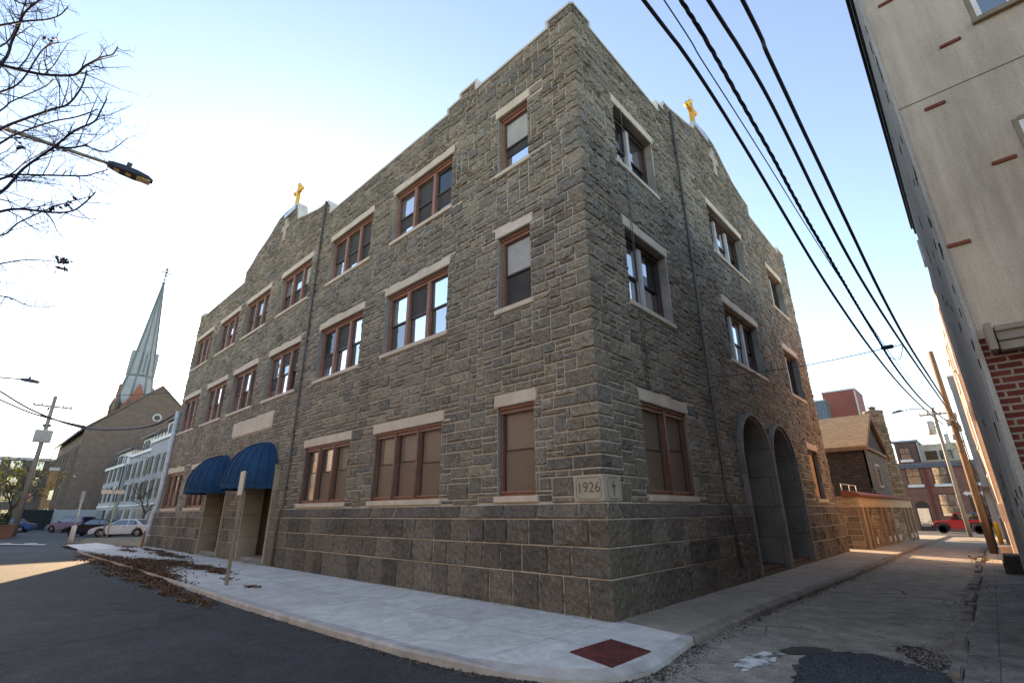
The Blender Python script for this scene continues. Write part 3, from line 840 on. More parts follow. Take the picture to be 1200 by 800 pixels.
# plaque, cornerstone, inlaid crosses
pq = MB(FL); pq.box(14.68,19.02,-.05,.045,4.73,5.35); pl = pq.build('name_plaque', MT['lime'], BLD, bevel=.015)
cs = MB(); 
cs.box(-.555,.050,-.052,.30,1.765,2.19); cs.box(-.30,.051,.302,.515,1.766,2.188)
CS = cs.build('cornerstone', noisy('cornerstone_limestone', (.33,.285,.215),(.45,.40,.31),2.5,.85,50,.25,.006), BLD, bevel=.008)
DK = noisy('incised_shadow_line', (.10,.085,.065),(.15,.13,.10),8,.95)
def text(body, size, loc, rot, parent, mat, ex=.002, name='lettering'):
    cu = bpy.data.curves.new('lettering_curve','FONT'); cu.body = body; cu.size = size; cu.extrude = ex; cu.align_x = 'CENTER'; cu.align_y = 'CENTER'; cu.resolution_u = 4
    t = bpy.data.objects.new('lettering_tmp', cu); COL.objects.link(t)
    dg = bpy.context.evaluated_depsgraph_get(); me = bpy.data.meshes.new_from_object(t.evaluated_get(dg))
    bpy.data.objects.remove(t); bpy.data.curves.remove(cu)
    me.materials.clear(); me.materials.append(mat)
    o = bpy.data.objects.new(name, me); COL.objects.link(o); o.location = loc; o.rotation_euler = rot; o.parent = parent
    return o
text('1926', .245, (-.262,-.0535,1.985), (R(90),0,0), CS, DK)
ln = MB()
def rail(mb, pts, w, f):
    for k in range(len(pts)):
        a, b = Vector(pts[k]), Vector(pts[(k+1)%len(pts)]); d = (b-a).normalized(); p = Vector((-d.y,d.x))*w/2
        mb.quad(*[f(*(a-p)),f(*(b-p)),f(*(b+p)),f(*(a+p))])
def oct_(u0,u1,z0,z1,c): return [(u0+c,z0),(u1-c,z0),(u1,z0+c),(u1,z1-c),(u1-c,z1),(u0+c,z1),(u0,z1-c),(u0,z0+c)]
rail(ln, oct_(-.515,-.005,1.80,2.155,.05), .010, lambda a,b:(a,-.0545,b))
rail(ln, oct_(.07,.45,1.80,2.155,.05), .012, lambda a,b:(.0535,a,b))
for (u0,u1,z0,z1) in ((.245,.275,1.86,2.1),(.19,.33,2.0,2.028)): ln.quad((.0535,u0,z0),(.0535,u1,z0),(.0535,u1,z1),(.0535,u0,z1))
ln.build('carved_border', DK, CS)
def cross_inlay(f, u, z0, z1):
    m = MB(f); w = (z1-z0)*.13; zc = z0+(z1-z0)*.62; h = (z1-z0)*.33
    pts = [(u-w,z0),(u+w,z0),(u+w,zc-w),(u+h,zc-w),(u+h,zc+w),(u+w,zc+w),(u+w,z1),(u-w,z1),(u-w,zc+w),(u-h,zc+w),(u-h,zc-w),(u-w,zc-w)]
    i = len(m.v); n = len(pts)
    m.v += [(p[0],.07,p[1]) for p in pts]+[(p[0],-.02,p[1]) for p in pts]
    m.f.append(tuple(range(n))); m.m.append(0)
    for k in range(n): m.f.append((k,(k+1)%n,n+(k+1)%n,n+k)); m.m.append(0)
    m.build('inlaid_cross', noisy('pale_cross_stone',(.36,.30,.25),(.50,.43,.36),4,.85), BLD)
cross_inlay(FL, 16.78, 13.75, 14.95); cross_inlay(FR, 9.1, 13.55, 14.75)
def finial(f, u, zb, h):
    p = MB(f)
    p.box(u-.62,u+.62,-.42,.10,zb-.30,zb-.06); p.box(u-.42,u+.42,-.36,.04,zb-.06,zb+.10); p.lathe([(.22,0),(.12,.18),(.09,.22)],(u,-.16,zb+.10),8)
    ped = p.build('cross_pedestal', MT['flash'], BLD, bevel=.02)
    m = MB(f); z = zb+.30; t = .075; za = z+h*.68
    m.box(u-t,u+t,-.16-t,-.16+t,z,z+h-.08); m.box(u-h*.30,u+h*.30,-.16-t*.9,-.16+t*.9,za-t,za+t)
    for (x,zz) in ((u-h*.30,za),(u+h*.30,za),(u,z+h-.04)):
        m.lathe([(.02,-.115),(.085,-.08),(.12,0),(.085,.08),(.02,.115)],(x,-.16,zz),8)
    m.tube([(u+.02,-.16,z+h),(u+.03,-.16,z+h+.30)],.012,4)
    m.build('gold_cross', MT['gold'], ped)
finial(FL, 16.45, 15.36, 1.22); finial(FR, 8.15, 15.12, 1.15)

# downpipes
def downpipe(f, u, z1, z0, r, mat, n=.09, bends=None, name='downpipe'):
    m = MB(f); pts = bends or [(u,n,z1),(u,n,1.9),(u,n+.10,1.62),(u,n+.10,z0)]
    m.tube(pts, r, 8)
    for z in [z0+.5+1.9*k for k in range(int((z1-z0)/1.9)+1)]:
        if z < z1-.1:
            nn = n+.10 if z < 1.6 else n
            m.lathe([(r+.008,z-.03),(r+.02,z-.02),(r+.02,z+.02),(r+.008,z+.03)],(u,nn,0),8)
    m.build(name, mat, BLD)
downpipe(FL, 12.52, 13.85, .02, .04, MT['pipe']); downpipe(FR, 5.33, 13.9, .35, .043, MT['pipe'])
downpipe(FL, 28.75, 7.2, .05, .125, MT['pipewhite'], bends=[(28.78,.12,7.3),(28.78,.12,2.2),(28.95,.22,1.5),(28.95,.24,.02)])
m = MB(FR); m.tube([(1.95,.045,11.6),(1.93,.05,8.3),(1.97,.05,5.8),(1.95,.05,4.0)],.009,5); m.tube([(1.85,.05,9.6),(1.86,.05,4.0)],.006,5); m.build('thin_conduit', MT['pipe'], BLD)
# ------------------------------------------------------------------ right: stucco building
def stuccomat(name, c1, c2, streak=0.36):
    m, nt, b = newmat(name); v = coords(nt); vs = coords(nt, 'Object', (3,3,.35))
    base = ramp(nt, noise(nt, v, .8, 7, .65), [(.3,c1),(.7,c2)])
    st = ramp(nt, noise(nt, vs, .9, 6, .65), [(.32,gray(1-streak)),(.62,gray(1.03))])
    fi = ramp(nt, noise(nt, v, 45, 4, .7), [(.3,gray(.80)),(.5,gray(1.0)),(.72,gray(1.12))])
    L(nt, mixc(nt,1.0,mixc(nt,1.0,base,st,'MULTIPLY'),fi,'MULTIPLY'), b.inputs['Base Color'])
    b.inputs['Roughness'].default_value = .95; b.inputs['Specular IOR Level'].default_value = .15
    n1 = bump(nt, noise(nt, v, 55, 5, .7), .8, .012)
    L(nt, bump(nt, noise(nt, v, 3, 4, .6), .25, .03, n1), b.inputs['Normal']); return m
MT['stucco'] = stuccomat('cream_pebble_stucco', (.47,.415,.325), (.60,.54,.44))
MT['plaster'] = stuccomat('grey_render', (.38,.375,.34), (.52,.51,.47), .4)
MT['brick'] = brickmat('red_brick', (.20,.045,.028), (.13,.030,.022), (.33,.29,.25), .215, .0755, .012, .85, .8, .35)
MT['trim'] = noisy('dark_eave_trim', (.02,.025,.03), (.05,.055,.06), 5, .6)
MT['tie'] = noisy('rust_red_tie_plate', (.16,.035,.02), (.22,.06,.035), 10, .7)
SX = 5.035
SB = empty('stucco_building', (SX,0,0), 0, 'tall cream stucco house with brick base and red wall plates on the right corner', 'building')
def sb(m, name, mat, parent=SB, **k): return m.build(name, mat, parent, **k)
m = MB(); m.box(.003,9,.0,11.5,3.39,10.2)
# side wall as a slightly uneven sheet, set flush with the corner
sb(m, 'stucco_wall', MT['stucco'])
m = MB(); m.box(.004,9,.012,11.4,-.3,3.385); sb(m, 'brick_wall', MT['brick'])
m = MB(); nz, ny = 24, 20; g = []
rg = random.Random(9)
for k in range(nz+1):
    z = -.3+10.45*k/nz; row = []; rg = random.Random(900+k)
    for j in range(ny+1):
        y = -.012+11.52*j/ny
        fl_ = .055*max(0,1-z/3.6)**1.2
        row.append((-.006-fl_+rg.uniform(-.0015,.0015), y, z))
    g.append(row)
for k in range(nz):
    for j in range(ny): m.quad(g[k][j],g[k][j+1],g[k+1][j+1],g[k+1][j])
for k in range(nz): m.quad(g[k][0],g[k+1][0],(.03,-.012,g[k+1][0][2]),(.03,-.012,g[k][0][2]))
sb(m, 'side_render', MT['plaster'], recalc=True)
SLOT = plain('slot_shadow', (.012,.011,.010), .95)
for k in range(52):
    z = rg.uniform(.9,9.6); y = rg.choice([.22,.35,.5,.8,1.4,2.2,3.1,4.4,6.0,7.8])+rg.uniform(-.08,.08)
    for q in range(rg.choice([1,1,2])):
        fl_ = .055*max(0,1-z/3.6)**1.2
        yy = y+q*.13; m = MB(); m.box(-fl_-.013, .05, yy, yy+.06, z, z+.11); sb(m, 'weep_slot', SLOT)
m = MB(); m.box(-.10,9.1,-.06,11.6,10.2,10.38); m.box(-.05,.01,.0,11.5,9.95,10.2); sb(m, 'eave', MT['trim'])
m = MB()
m.box(-.06,.0,11.2,11.9,8.9,9.6); sb(m, 'gutter_end', MT['flash'])
for i,(x,z) in enumerate(((.29,8.46),(.71,7.31),(.37,6.50),(.75,5.43),(.145,4.565),(1.3,8.5),(1.35,6.45),(1.25,4.55))):
    m = MB(); m.box(x-.105,x+.105,-.022,.004,z-.022,z+.022); sb(m, 'tie_plate', MT['tie'], bevel=.004)
m = MB(); m.box(.02,9,-.005,.004,6.664,6.672); sb(m, 'wall_joint', plain('joint_line', (.06,.05,.045), .9))
def rwin(x0,x1,z0,z1):
    m = MB(); t=.05
    m.box(x0-.03,x1+.03,-.06,.02,z0-.07,z0); m.box(x0-.02,x0+.03,-.012,.02,z0,z1); m.box(x1-.03,x1+.02,-.012,.02,z0,z1); m.box(x0+.03,x1-.03,-.012,.02,z1-.04,z1+.02)
    w = sb(m, 'window', noisy('tan_window_trim',(.20,.165,.12),(.28,.235,.17),5,.7), bevel=.006)
    m = MB(); m.box(x0+.03,x0+.08,-.006,.02,z0,z1-.04); m.box(x1-.08,x1-.03,-.006,.02,z0,z1-.04)
    for k in (.33,.66): m.box(x0+(x1-x0)*k-.012,x0+(x1-x0)*k+.012,-.005,.02,z0,z1-.04)
    m.box(x0+.08,x1-.08,-.0055,.02,z0+(z1-z0)*.5-.02,z0+(z1-z0)*.5+.02)
    sb(m, 'sash', MT['white'], w)
    m = MB(); m.quad((x0+.03,-.002,z0),(x1-.03,-.002,z0),(x1-.03,-.002,z1),(x0+.03,-.002,z1)); sb(m, 'pane', MT['gl_mid'], w)
rwin(.985,1.95,7.47,8.95); rwin(.945,1.95,4.40,5.90)
m = MB(); m.box(.17,3.2,-.16,.0,3.30,3.47); m.box(.17,3.2,-.19,-.165,3.40,3.46); m.box(.09,.155,-.22,.0,3.20,3.50); m.box(.17,3.2,-.14,0,3.20,3.295)
sb(m, 'shutter_box', noisy('tan_steel_shutter',(.22,.20,.165),(.30,.275,.23),4,.6), bevel=.006)

m = MB(); m.box(-.005,8.9,11.55,12.9,-.3,8.7); sb(m,'gap_shade_wing', brickmat('gap_shade_brick',(.085,.045,.038),(.065,.036,.032),(.07,.06,.055),.22,.075,.012,.9))  # dark brick extension added to stand in for shade in the gap
# right: sunlit brick row house behind it
RB = empty('corner_row_house', (5.16,14.2,gz(15.5)), R(1.1), 'brick row house with sunlit white corner boards behind the cream stucco house', 'house')
m = MB(); m.box(0,9,0,13.5,-.4,9.2); m.build('brick_wall', brickmat('orange_brick', (.42,.17,.10),(.33,.125,.075),(.45,.40,.34),.22,.075,.012,.85,.6,.3), RB)
m = MB(); m.box(-.10,9.1,-.10,13.6,9.2,9.42); m.box(-.06,.0,-.02,13.5,8.95,9.2); m.build('cornice', MT['white'], RB, bevel=.01)
m = MB(); m.box(-.03,.10,-.03,.10,-.3,8.95); m.build('corner_board', MT['white'], RB)
m = MB(); m.tube([(-.07,2.30,8.9),(-.07,2.30,.0)],.05,8); m.build('downpipe', MT['white'], RB)
for y in (3.0,6.2,9.4):
    for z in (1.3,4.3,7.0):
        m = MB(); m.box(-.05,.02,y-.08,y+1.18,z-.1,z); m.box(-.03,.02,y-.07,y,z,z+1.6); m.box(-.03,.02,y+1.1,y+1.17,z,z+1.6); m.box(-.04,.02,y-.1,y+1.2,z+1.6,z+1.75)
        w = m.build('window', MT['white'], RB); m = MB(); m.quad((-.012,y,z),(-.012,y+1.1,z),(-.012,y+1.1,z+1.6),(-.012,y,z+1.6)); m.build('pane', MT['gl_dark'], w)
m = MB(); m.box(-.16,0,2.1,2.5,4.6,5.2); m.build('meter_box', MT['steel'], RB, bevel=.02)
# meter mast that stands against it
m = MB(); m.tube([(4.98,16.2,.0),(4.98,16.2,6.2)],.04,8); m.tube([(4.98,16.2,6.2),(4.94,16.15,6.4),(4.90,16.1,6.3)],.03,6); m.box(4.92,5.06,16.1,16.3,1.2,1.75)
o = m.build('conduit_mast', MT['white']); tag(o,'thin white conduit mast with meter box at the sunlit house corner','conduit mast')

# tall grey slab further down
TG = empty('grey_slab_building', (4.62,40,gz(40)), 0, 'tall plain grey rendered slab building behind the leaning wooden pole', 'building')
m = MB(); m.box(0,9,0,5.5,-.3,11.0); m.build('wall', stuccomat('grey_slab_render',(.26,.255,.24),(.36,.35,.33),.35), TG)
m = MB(); m.box(-.05,9,-.05,5.5,11.0,11.12); m.build('coping', MT['coping'], TG)
for z in (4.2,7.4):
    m = MB(); m.box(1.6,2.6,-.04,.02,z,z+1.5); w = m.build('window', MT['sash'], TG); m = MB(); m.quad((1.68,-.045,z+.08),(2.52,-.045,z+.08),(2.52,-.045,z+1.42),(1.68,-.045,z+1.42)); m.build('pane', MT['gl_dark'], w)
m = MB(); m.box(.0,9,-.6,-.04,3.0,3.25); m.build('canopy', noisy('brown_canopy',(.10,.06,.045),(.16,.10,.07),4,.7), TG)

# steps, bollard by the right-hand houses
m = MB(); m.box(4.62,5.02,12.2,13.4,-.1,.22); m.box(4.66,5.0,12.3,13.3,.22,.40)
o = m.build('stone_steps', noisy('dark_step_stone',(.05,.048,.045),(.10,.095,.09),3,.8), bevel=.015); tag(o,'two dark stone steps against the right hand wall','steps')
m = MB(); z = gz(21.6); m.lathe([(.075,z-.1),(.075,z+1.05),(.06,z+1.11),(.02,z+1.13)],(4.72,22.2,0),10)
BO = m.build('bollard', noisy('yellow_bollard_paint',(.62,.42,.02),(.78,.55,.04),4,.5)); tag(BO,'yellow steel bollard beside the wooden pole','bollard')
m = MB(); m.box(4.62,4.98,17.6,18.5,-.07,.30); m.box(4.60,4.98,17.55,18.55,.30,.36)
o = m.build('stoop', MT['lime'], bevel=.01); tag(o,'low pale stone stoop at the sunlit row house','stoop')

# ------------------------------------------------------------------ garden wall and cottage down the alley
BR = random.Random(31)
GW = empty('garden_wall', (.42,19.75,gz(19.75)), R(-1.9), 'stone garden wall with pilasters and red brown cap beside the alley', 'wall')
PALG = [((.34,.26,.165),4),((.26,.20,.135),3),((.40,.31,.20),2),((.21,.165,.115),2)]
GL, GH = 15.0, 2.18
fe = lambda u,n,z: (n,u,z); fs = lambda u,n,z: (-u,-n,z)
for f,ln,sd in ((fe,GL,1),(fs,1.6,2)):
    g = MB(f); g.c = []
    flat(g, [(0,-.6),(ln,-.6),(ln,GH),(0,GH)], [], 0.0)
    bl = pack(ln,-.35,GH,random.Random(sd),du=.12,dz=.13)
    stones(g, bl, [], [], [], PALG, random.Random(sd+5), amp=.04, g=.012, cell=.14, ctest=99)
    g.build('rubble_wall', [MT['mortar'],MT['stone']], GW, recalc=False)
m = MB(); m.box(-1.6,-.45,.45,GL,-.6,GH-.05); m.build('core', MT['plaster'], GW)
m = MB(); m.box(-.3,.085,-.02,GL,1.72,GH-.02); m.build('frieze', noisy('peach_render',(.40,.31,.205),(.52,.41,.28),2,.85), GW)
for k,y in enumerate((.12,1.05,4.3,5.6,7.2,11.3,12.6,14.2)):
    m = MB(); m.box(0,.13,y,y+(.20 if k else .38),-.3-.012*y,1.72); m.build('pilaster', noisy('pilaster_render',(.29,.215,.14),(.40,.30,.20),3,.85), GW, bevel=.01)
m = MB(); m.prism([(-.5,GH-.02),(.20,GH-.02),(.22,GH+.07),(.10,GH+.17),(-.4,GH+.26),(-.5,GH+.26)], -.14, GL+.1, 'y')
m.build('cap', noisy('red_brown_tile_cap',(.17,.055,.035),(.24,.09,.06),6,.7), GW, bevel=.012)
for y in (2.0,5.15,6.5,8.0,12.2,13.6):
    m = MB(); z0 = .15-.012*y; m.box(.05,.10,y,y+.26,z0,z0+.26); m.build('vent_block', MT['white'], GW, bevel=.008)
m = MB(); m.tube([(-.45,-.15,GH+.55),(-.45,3.0,GH+.55)],.02,6)
for y in (0.0,1.5,2.9): m.tube([(-.45,y,GH+.2),(-.45,y,GH+.57)],.02,6)
m.build('pipe_rail', MT['pipewhite'], GW)

MT['shingle_d'] = brickmat('dark_slate_shingle',(.050,.045,.042),(.085,.075,.068),(.022,.02,.018),.30,.17,.010,.8,.9,.3)
MT['siding'] = brickmat('grey_clapboard',(.165,.15,.125),(.20,.18,.15),(.05,.045,.04),4.0,.16,.018,.8,.9,.3)
m_, nt, b = newmat('tan_roof_shingle'); v = coords(nt,'Object',(1,1.35,1.35))
br = N(nt,'ShaderNodeTexBrick'); L(nt,v,br.inputs['Vector']); br.inputs['Scale'].default_value=1; br.inputs['Brick Width'].default_value=.28; br.inputs['Row Height'].default_value=.17; br.inputs['Mortar Size'].default_value=.008
br.inputs['Color1'].default_value=(.33,.22,.115,1); br.inputs['Color2'].default_value=(.24,.16,.085,1); br.inputs['Mortar'].default_value=(.10,.065,.035,1)
L(nt, mixc(nt,1.0,br.outputs['Color'],ramp(nt,noise(nt,v,3,6,.7),[(.3,gray(.75)),(.7,gray(1.15))]),'MULTIPLY'), b.inputs['Base Color']); b.inputs['Roughness'].default_value=.9
L(nt, bump(nt, noise(nt,v,30,5,.7),.5,.02), b.inputs['Normal']); MT['shingle_t'] = m_
CT = empty('stone_cottage', (.20,26.85,gz(27)), 0, 'small cottage with tan shingled roof and stone chimney behind the garden wall', 'house')
# local: x<0 into the lot, y along the alley 0..7, eaves 4.5, ridge 6.35
W_, D_, EV, RG = 7.0, 8.5, 5.12, 7.42
m = MB(); m.box(-W_,-.03,.03,D_-.03,-.3,2.6); m.build('base_wall', MT['plaster'], CT)
m = MB(); m.prism([(.16,2.42),(.0,2.9),(0.0,EV),(-W_,EV),(-W_,2.42)], .0, .05,'y'); m.box(-W_,0,.05,.3,2.42,EV-.02); m.build('south_slate_wall', MT['shingle_d'], CT)
m = MB(); m.prism([(-.10,2.40),(D_+.10,2.40),(D_,2.8),(D_,EV),(0.0,EV),(0,2.8)], -.06,.0,'x'); m.build('gable_siding', MT['siding'], CT)
m = MB(); m.prism([(.05,EV),(D_-.05,EV),(D_/2,RG-.12)], -.05,-.006,'x'); m.build('pediment', MT['shingle_d'], CT)
m = MB(); m.box(-W_,-.05,.05,D_-.05,2.4,EV-.01); m.build('core_wall', MT['siding'], CT)
m = MB()
for s in (0,1):
    e = (-.32,EV-.10) if s == 0 else (D_+.32,EV-.10)
    a = (e[0],e[1]); b_ = (D_/2,RG); 
    m.prism([a,b_,(b_[0],b_[1]+.10),(a[0],a[1]+.10)], -W_-.2,.22,'x')
ro = m.build('roof', MT['shingle_t'], CT)
m = MB()
for s in (0,1):
    e = (-.33,EV-.16) if s == 0 else (D_+.33,EV-.16); b_ = (D_/2,RG-.055)
    m.prism([(e[0],e[1]-.10),(b_[0],b_[1]-.12),(b_[0],b_[1]-.01),(e[0],e[1]+.06)], .08,.235,'x')
m.box(-W_,.10,-.30,-.0,EV-.22,EV-.06); m.box(-.02,.14,-.2,D_+.2,EV-.10,EV+.05)
m.build('bargeboard', noisy('brown_bargeboard',(.17,.10,.06),(.25,.155,.095),4,.7), ro)
g = MB(); g.c = []
def ring_stone(mb, cx, cy, r0, r1, z0, z1, rng):
    z = z0
    while z < z1:
        h = rng.uniform(.14,.24); r = r0+(r1-r0)*(z-z0)/(z1-z0); n = 10; off = rng.uniform(0,6)
        for k in range(n):
            a0, a1 = off+2*math.pi*k/n, off+2*math.pi*(k+1)/n; am = (a0+a1)/2; col = pick(PALG, rng); i = len(mb.v)
            rr = r+rng.uniform(.0,.05)
            pts = [(a0+.03,r,z+.01),(a1-.03,r,z+.01),(a1-.03,r,min(z1,z+h)-.01),(a0+.03,r,min(z1,z+h)-.01),(am,rr+.03,z+h/2)]
            for a,q,zz in pts: mb.v.append((cx+q*math.cos(a),cy+q*math.sin(a),zz)); mb.c.append(col)
            for t in ((0,1,4),(1,2,4),(2,3,4),(3,0,4)): mb.f.append(tuple(i+x for x in t)); mb.m.append(0)
        i = len(mb.v)
        for zz in (z,min(z1,z+h)):
            for k in range(12): mb.v.append((cx+(r-.015)*math.cos(k*math.pi/6),cy+(r-.015)*math.sin(k*math.pi/6),zz)); mb.c.append((.28,.22,.15))
        for k in range(12): mb.f.append((i+k,i+(k+1)%12,i+12+(k+1)%12,i+12+k)); mb.m.append(0)
        z += h
CZ = on_y(1022,484,37.2).z-gz(27)
CQ = on_y(1023,484,37.2).x-.20; CR = abs(on_y(1034,484,37.2).x-on_y(1011,484,37.2).x)/2
ring_stone(g, CQ, 10.3, CR*1.25, CR*.97, 1.0, CZ, random.Random(4))
ch = g.build('chimney', MT['stone'], CT, recalc=False)
m = MB(); m.lathe([(CR*1.05,CZ-.05),(CR*1.08,CZ+.12),(CR*.6,CZ+.18),(.02,CZ+.18)],(CQ,10.3,0),14); m.lathe([(.2,CZ+.15),(.2,CZ+.35),(.36,CZ+.38),(.02,CZ+.5)],(CQ,10.3,0),10); m.build('chimney_cap', MT['kerb'], ch)
m = MB(); m.box(-.02,.07,2.6,3.9,2.95,4.3); w = m.build('window', noisy('pale_window_frame',(.40,.33,.24),(.52,.44,.33),5,.6), CT)
m = MB(); m.quad((.073,2.7,3.05),(.073,3.8,3.05),(.073,3.8,4.2),(.073,2.7,4.2)); m.build('pane', MT['gl_bright'], w)

# red and blue roof boxes far behind
def slab(name, p0, p1, y, h0, dep, mat, label, cat, capm):
    a = on_y(*p0, y); b = on_y(*p1, y)
    E_ = empty(name, (a.x,y,gz(y)), 0, label, cat)
    w = b.x-a.x; h = (a.z+b.z)/2-gz(y)
    m = MB(); m.box(0,w,0,dep,-.3,h); m.build('wall', mat, E_)
    m = MB(); m.box(-.08,w+.08,-.08,dep+.08,h,h+.22); m.build('parapet_cap', capm, E_)
    return E_, w, h
E1,w1,h1 = slab('red_tower_block',(963,462),(1001,455),84,0,7,noisy('dull_red_panel',(.24,.075,.055),(.30,.10,.075),.4,.7),'dull red panelled block rising behind the cottage roof','building',MT['steel'])
E2,w2,h2 = slab('blue_clad_block',(935,473),(966,470),80,0,3,brickmat('blue_corrugated_panel',(.13,.19,.23),(.15,.21,.25),(.08,.11,.13),.4,30,.05,.5,.6,.1),'small blue corrugated block left of the red block','building',MT['steel'])
m = MB(); m.box(w1*.96,w1+.02,-.06,.02,h1-6,h1-.1); m.build('side_panel', MT['coping'], E1)
for k in range(3):
    m = MB(); m.box(w1*(.2+.25*k),w1*(.2+.25*k)+.9,-.05,.02,h1-9.5,h1-7.5); m.build('window', MT['gl_mid'], E1)

# ------------------------------------------------------------------ brick terrace across the far street
FB = empty('brick_terrace', (-2.2,66,gz(66)), 0, 'red brick corner terrace with white sills at the end of the alley', 'building')
m = MB(); m.box(0,13,0,8,-.3,7.15); m.build('brick_wall', brickmat('terrace_brick',(.34,.125,.085),(.27,.098,.07),(.32,.26,.22),.24,.08,.010,.9,.4,.35), FB)
m = MB(); m.box(-.15,13.1,-.30,.05,6.55,6.80); m.box(-.15,13.1,-.42,.05,6.80,7.0); m.build('cornice', noisy('slate_blue_cornice',(.10,.12,.15),(.16,.19,.23),3,.5,metal=.2), FB)
def fwin(x,z,w,h,sill=True,parent=FB,y=0.0,pm='gl_mid',arch=False):
    m = MB(); m.box(x-.08,x,y-.07,y+.02,z,z+h); m.box(x+w,x+w+.08,y-.07,y+.02,z,z+h); m.box(x-.08,x+w+.08,y-.07,y+.02,z+h,z+h+.09); m.box(x,x+w,y-.06,y+.02,z+h*.48,z+h*.48+.07); m.box(x+w*.48,x+w*.52,y-.058,y+.02,z+h*.48+.07,z+h)
    o = m.build('window', MT['brownframe'], parent)
    m = MB(); m.quad((x,y-.03,z),(x+w,y-.03,z),(x+w,y-.03,z+h),(x,y-.03,z+h)); m.build('pane', MT[pm], o)
    if sill:
        m = MB(); m.box(x-.15,x+w+.15,y-.22,y+.0,z-.30,z-.01); m.build('sill', MT['white'], o)
    return o
fwin(.75,4.75,1.15,1.75,pm='gl_mid'); fwin(3.1,4.75,1.2,1.75,pm='gl_bright'); fwin(3.0,1.4,1.5,2.2,False,pm='gl_bright'); fwin(6.0,4.75,1.2,1.75,pm='gl_dark'); fwin(5.6,1.3,1.4,2.4,False,pm='gl_dark'); fwin(8.6,4.75,1.2,1.75)
m = MB(); pts = archpoly(1.35,.62,-.2,2.35,10); m.prism(pts,-.02,.01,'y'); o = m.build('arched_door', MT['brownframe'], FB)
m = MB(); m.quad((.85,-.025,.3),(1.85,-.025,.3),(1.85,-.025,2.2),(.85,-.025,2.2)); m.build('pane', MT['gl_bright'], o)
m = MB(); m.box(2.3,2.55,-.12,.02,-.3,6.5); m.build('pilaster', MT['tie'], FB)
# roof storey
m = MB(); m.box(.2,2.2,.9,7,7.15,9.6); m.build('roof_storey', noisy('brown_shingle_storey',(.10,.065,.05),(.16,.10,.08),3,.85), FB)
fwin(.6,7.6,.9,1.3,True,FB,.9)
m = MB(); m.box(.0,2.5,.7,7.2,9.6,9.8); m.build('roof_slab', noisy('blue_grey_metal_roof',(.24,.28,.33),(.33,.37,.42),3,.45,metal=.3), FB)
m = MB(); m.box(2.25,6.2,1.4,7,7.15,9.2); m.build('roof_pavilion', stuccomat('cream_wall',(.45,.40,.30),(.55,.49,.38),.2), FB)
m = MB(); m.box(2.3,2.5,.8,1.39,7.15,9.5); m.build('party_wall', MT['plaster'], FB)
for x in (2.9,4.2): fwin(x,7.45,.9,.9,False,FB,1.4,'gl_dark')
m = MB(); m.box(4.9,5.3,2,2.4,9.2,10.3); m.tube([(5.8,2,9.2),(5.8,2,11)],.04,5); m.build('chimney', MT['plaster'], FB)
# shop sign on its own bracket, street sign arrow
m = MB(); m.tube([(3.85,60.8,gz(60)-.1),(3.85,60.8,3.35)],.045,7); so = m.build('street_sign', MT['steel']); tag(so,'small one way street sign on a grey post before the brick terrace','street sign')
m = MB(); m.prism([(3.0,3.05),(3.35,3.3),(3.35,3.18),(4.5,3.18),(4.5,2.92),(3.35,2.92),(3.35,2.8)],60.70,60.74,'y'); m.build('arrow_plate', MT['white'], so)

# unseen terraces on the south side, added to bounce light and fill window reflections
for k,(x0,x1,h,c1,c2,lab) in enumerate(((-62,-44,9.5,(.40,.17,.11),(.34,.14,.09),'unseen red brick terrace across the main street, west end'),(-43.5,-26,11,(.55,.50,.42),(.62,.56,.48),'unseen tall cream terrace across the main street'),(-25.5,-9,9,(.42,.20,.13),(.36,.16,.10),'unseen orange brick terrace across the main street'),(-8.5,8,10.5,(.58,.54,.47),(.64,.60,.53),'unseen pale stone terrace facing the corner'),(12,30,9.5,(.38,.18,.12),(.33,.15,.10),'unseen dark red terrace across the main street, east end'))):
    E_ = empty('unseen_terrace',((x0+x1)/2,-16.2,0),0,lab,'house','unseen terraces across the main street')
    w = (x1-x0)/2
    m = MB(); m.box(-w,w,-8,0,-.2,h); m.build('wall', brickmat('far_terrace_wall',c1,c2,(.5,.46,.4)), E_)
    m = MB(); m.box(-w,w,-.05,.35,h,h+.35); m.build('cornice', MT['white'], E_)
    n = int(2*w/3)
    for j in range(n):
        for z in (1.0,4.0,6.8):
            x = -w+1+j*3; m = MB(); m.box(x,x+1.2,.0,.06,z,z+1.7); o = m.build('window', MT['gl_mid'], E_)
sheet('south_pavement', [(-80,-16.25),(60,-16.25),(60,-13.4),(-80,-13.4)], -.03, MT['walk_old'])
# ------------------------------------------------------------------ vehicles
def carpaint(name, c, rough=0.25):
    m, nt, b = newmat(name); v = coords(nt)
    f = noise(nt, v, 5, 4, .6)
    L(nt, ramp(nt, f, [(.3,tuple(x*.9 for x in c)),(.7,tuple(min(1,x*1.06) for x in c))]), b.inputs['Base Color'])
    b.inputs['Roughness'].default_value = rough; b.inputs['Coat Weight'].default_value = .6; b.inputs['Coat Roughness'].default_value = .06
    return m
MT['tyre'] = noisy('tyre_rubber',(.012,.012,.012),(.03,.028,.026),8,.85)
MT['rim'] = noisy('alloy_rim',(.30,.31,.32),(.45,.46,.47),5,.35,30,.05,metal=.7)
MT['plastic'] = noisy('black_plastic_trim',(.012,.012,.013),(.028,.028,.028),8,.6)
MT['lampglass'] = glassmat('headlamp_glass',(.55,.55,.55),.25)
MT['redlamp'] = plain('red_tail_lamp',(.35,.015,.012),.25)
MT['cglass'] = glassmat('tinted_car_glass',(.010,.012,.014),.16)
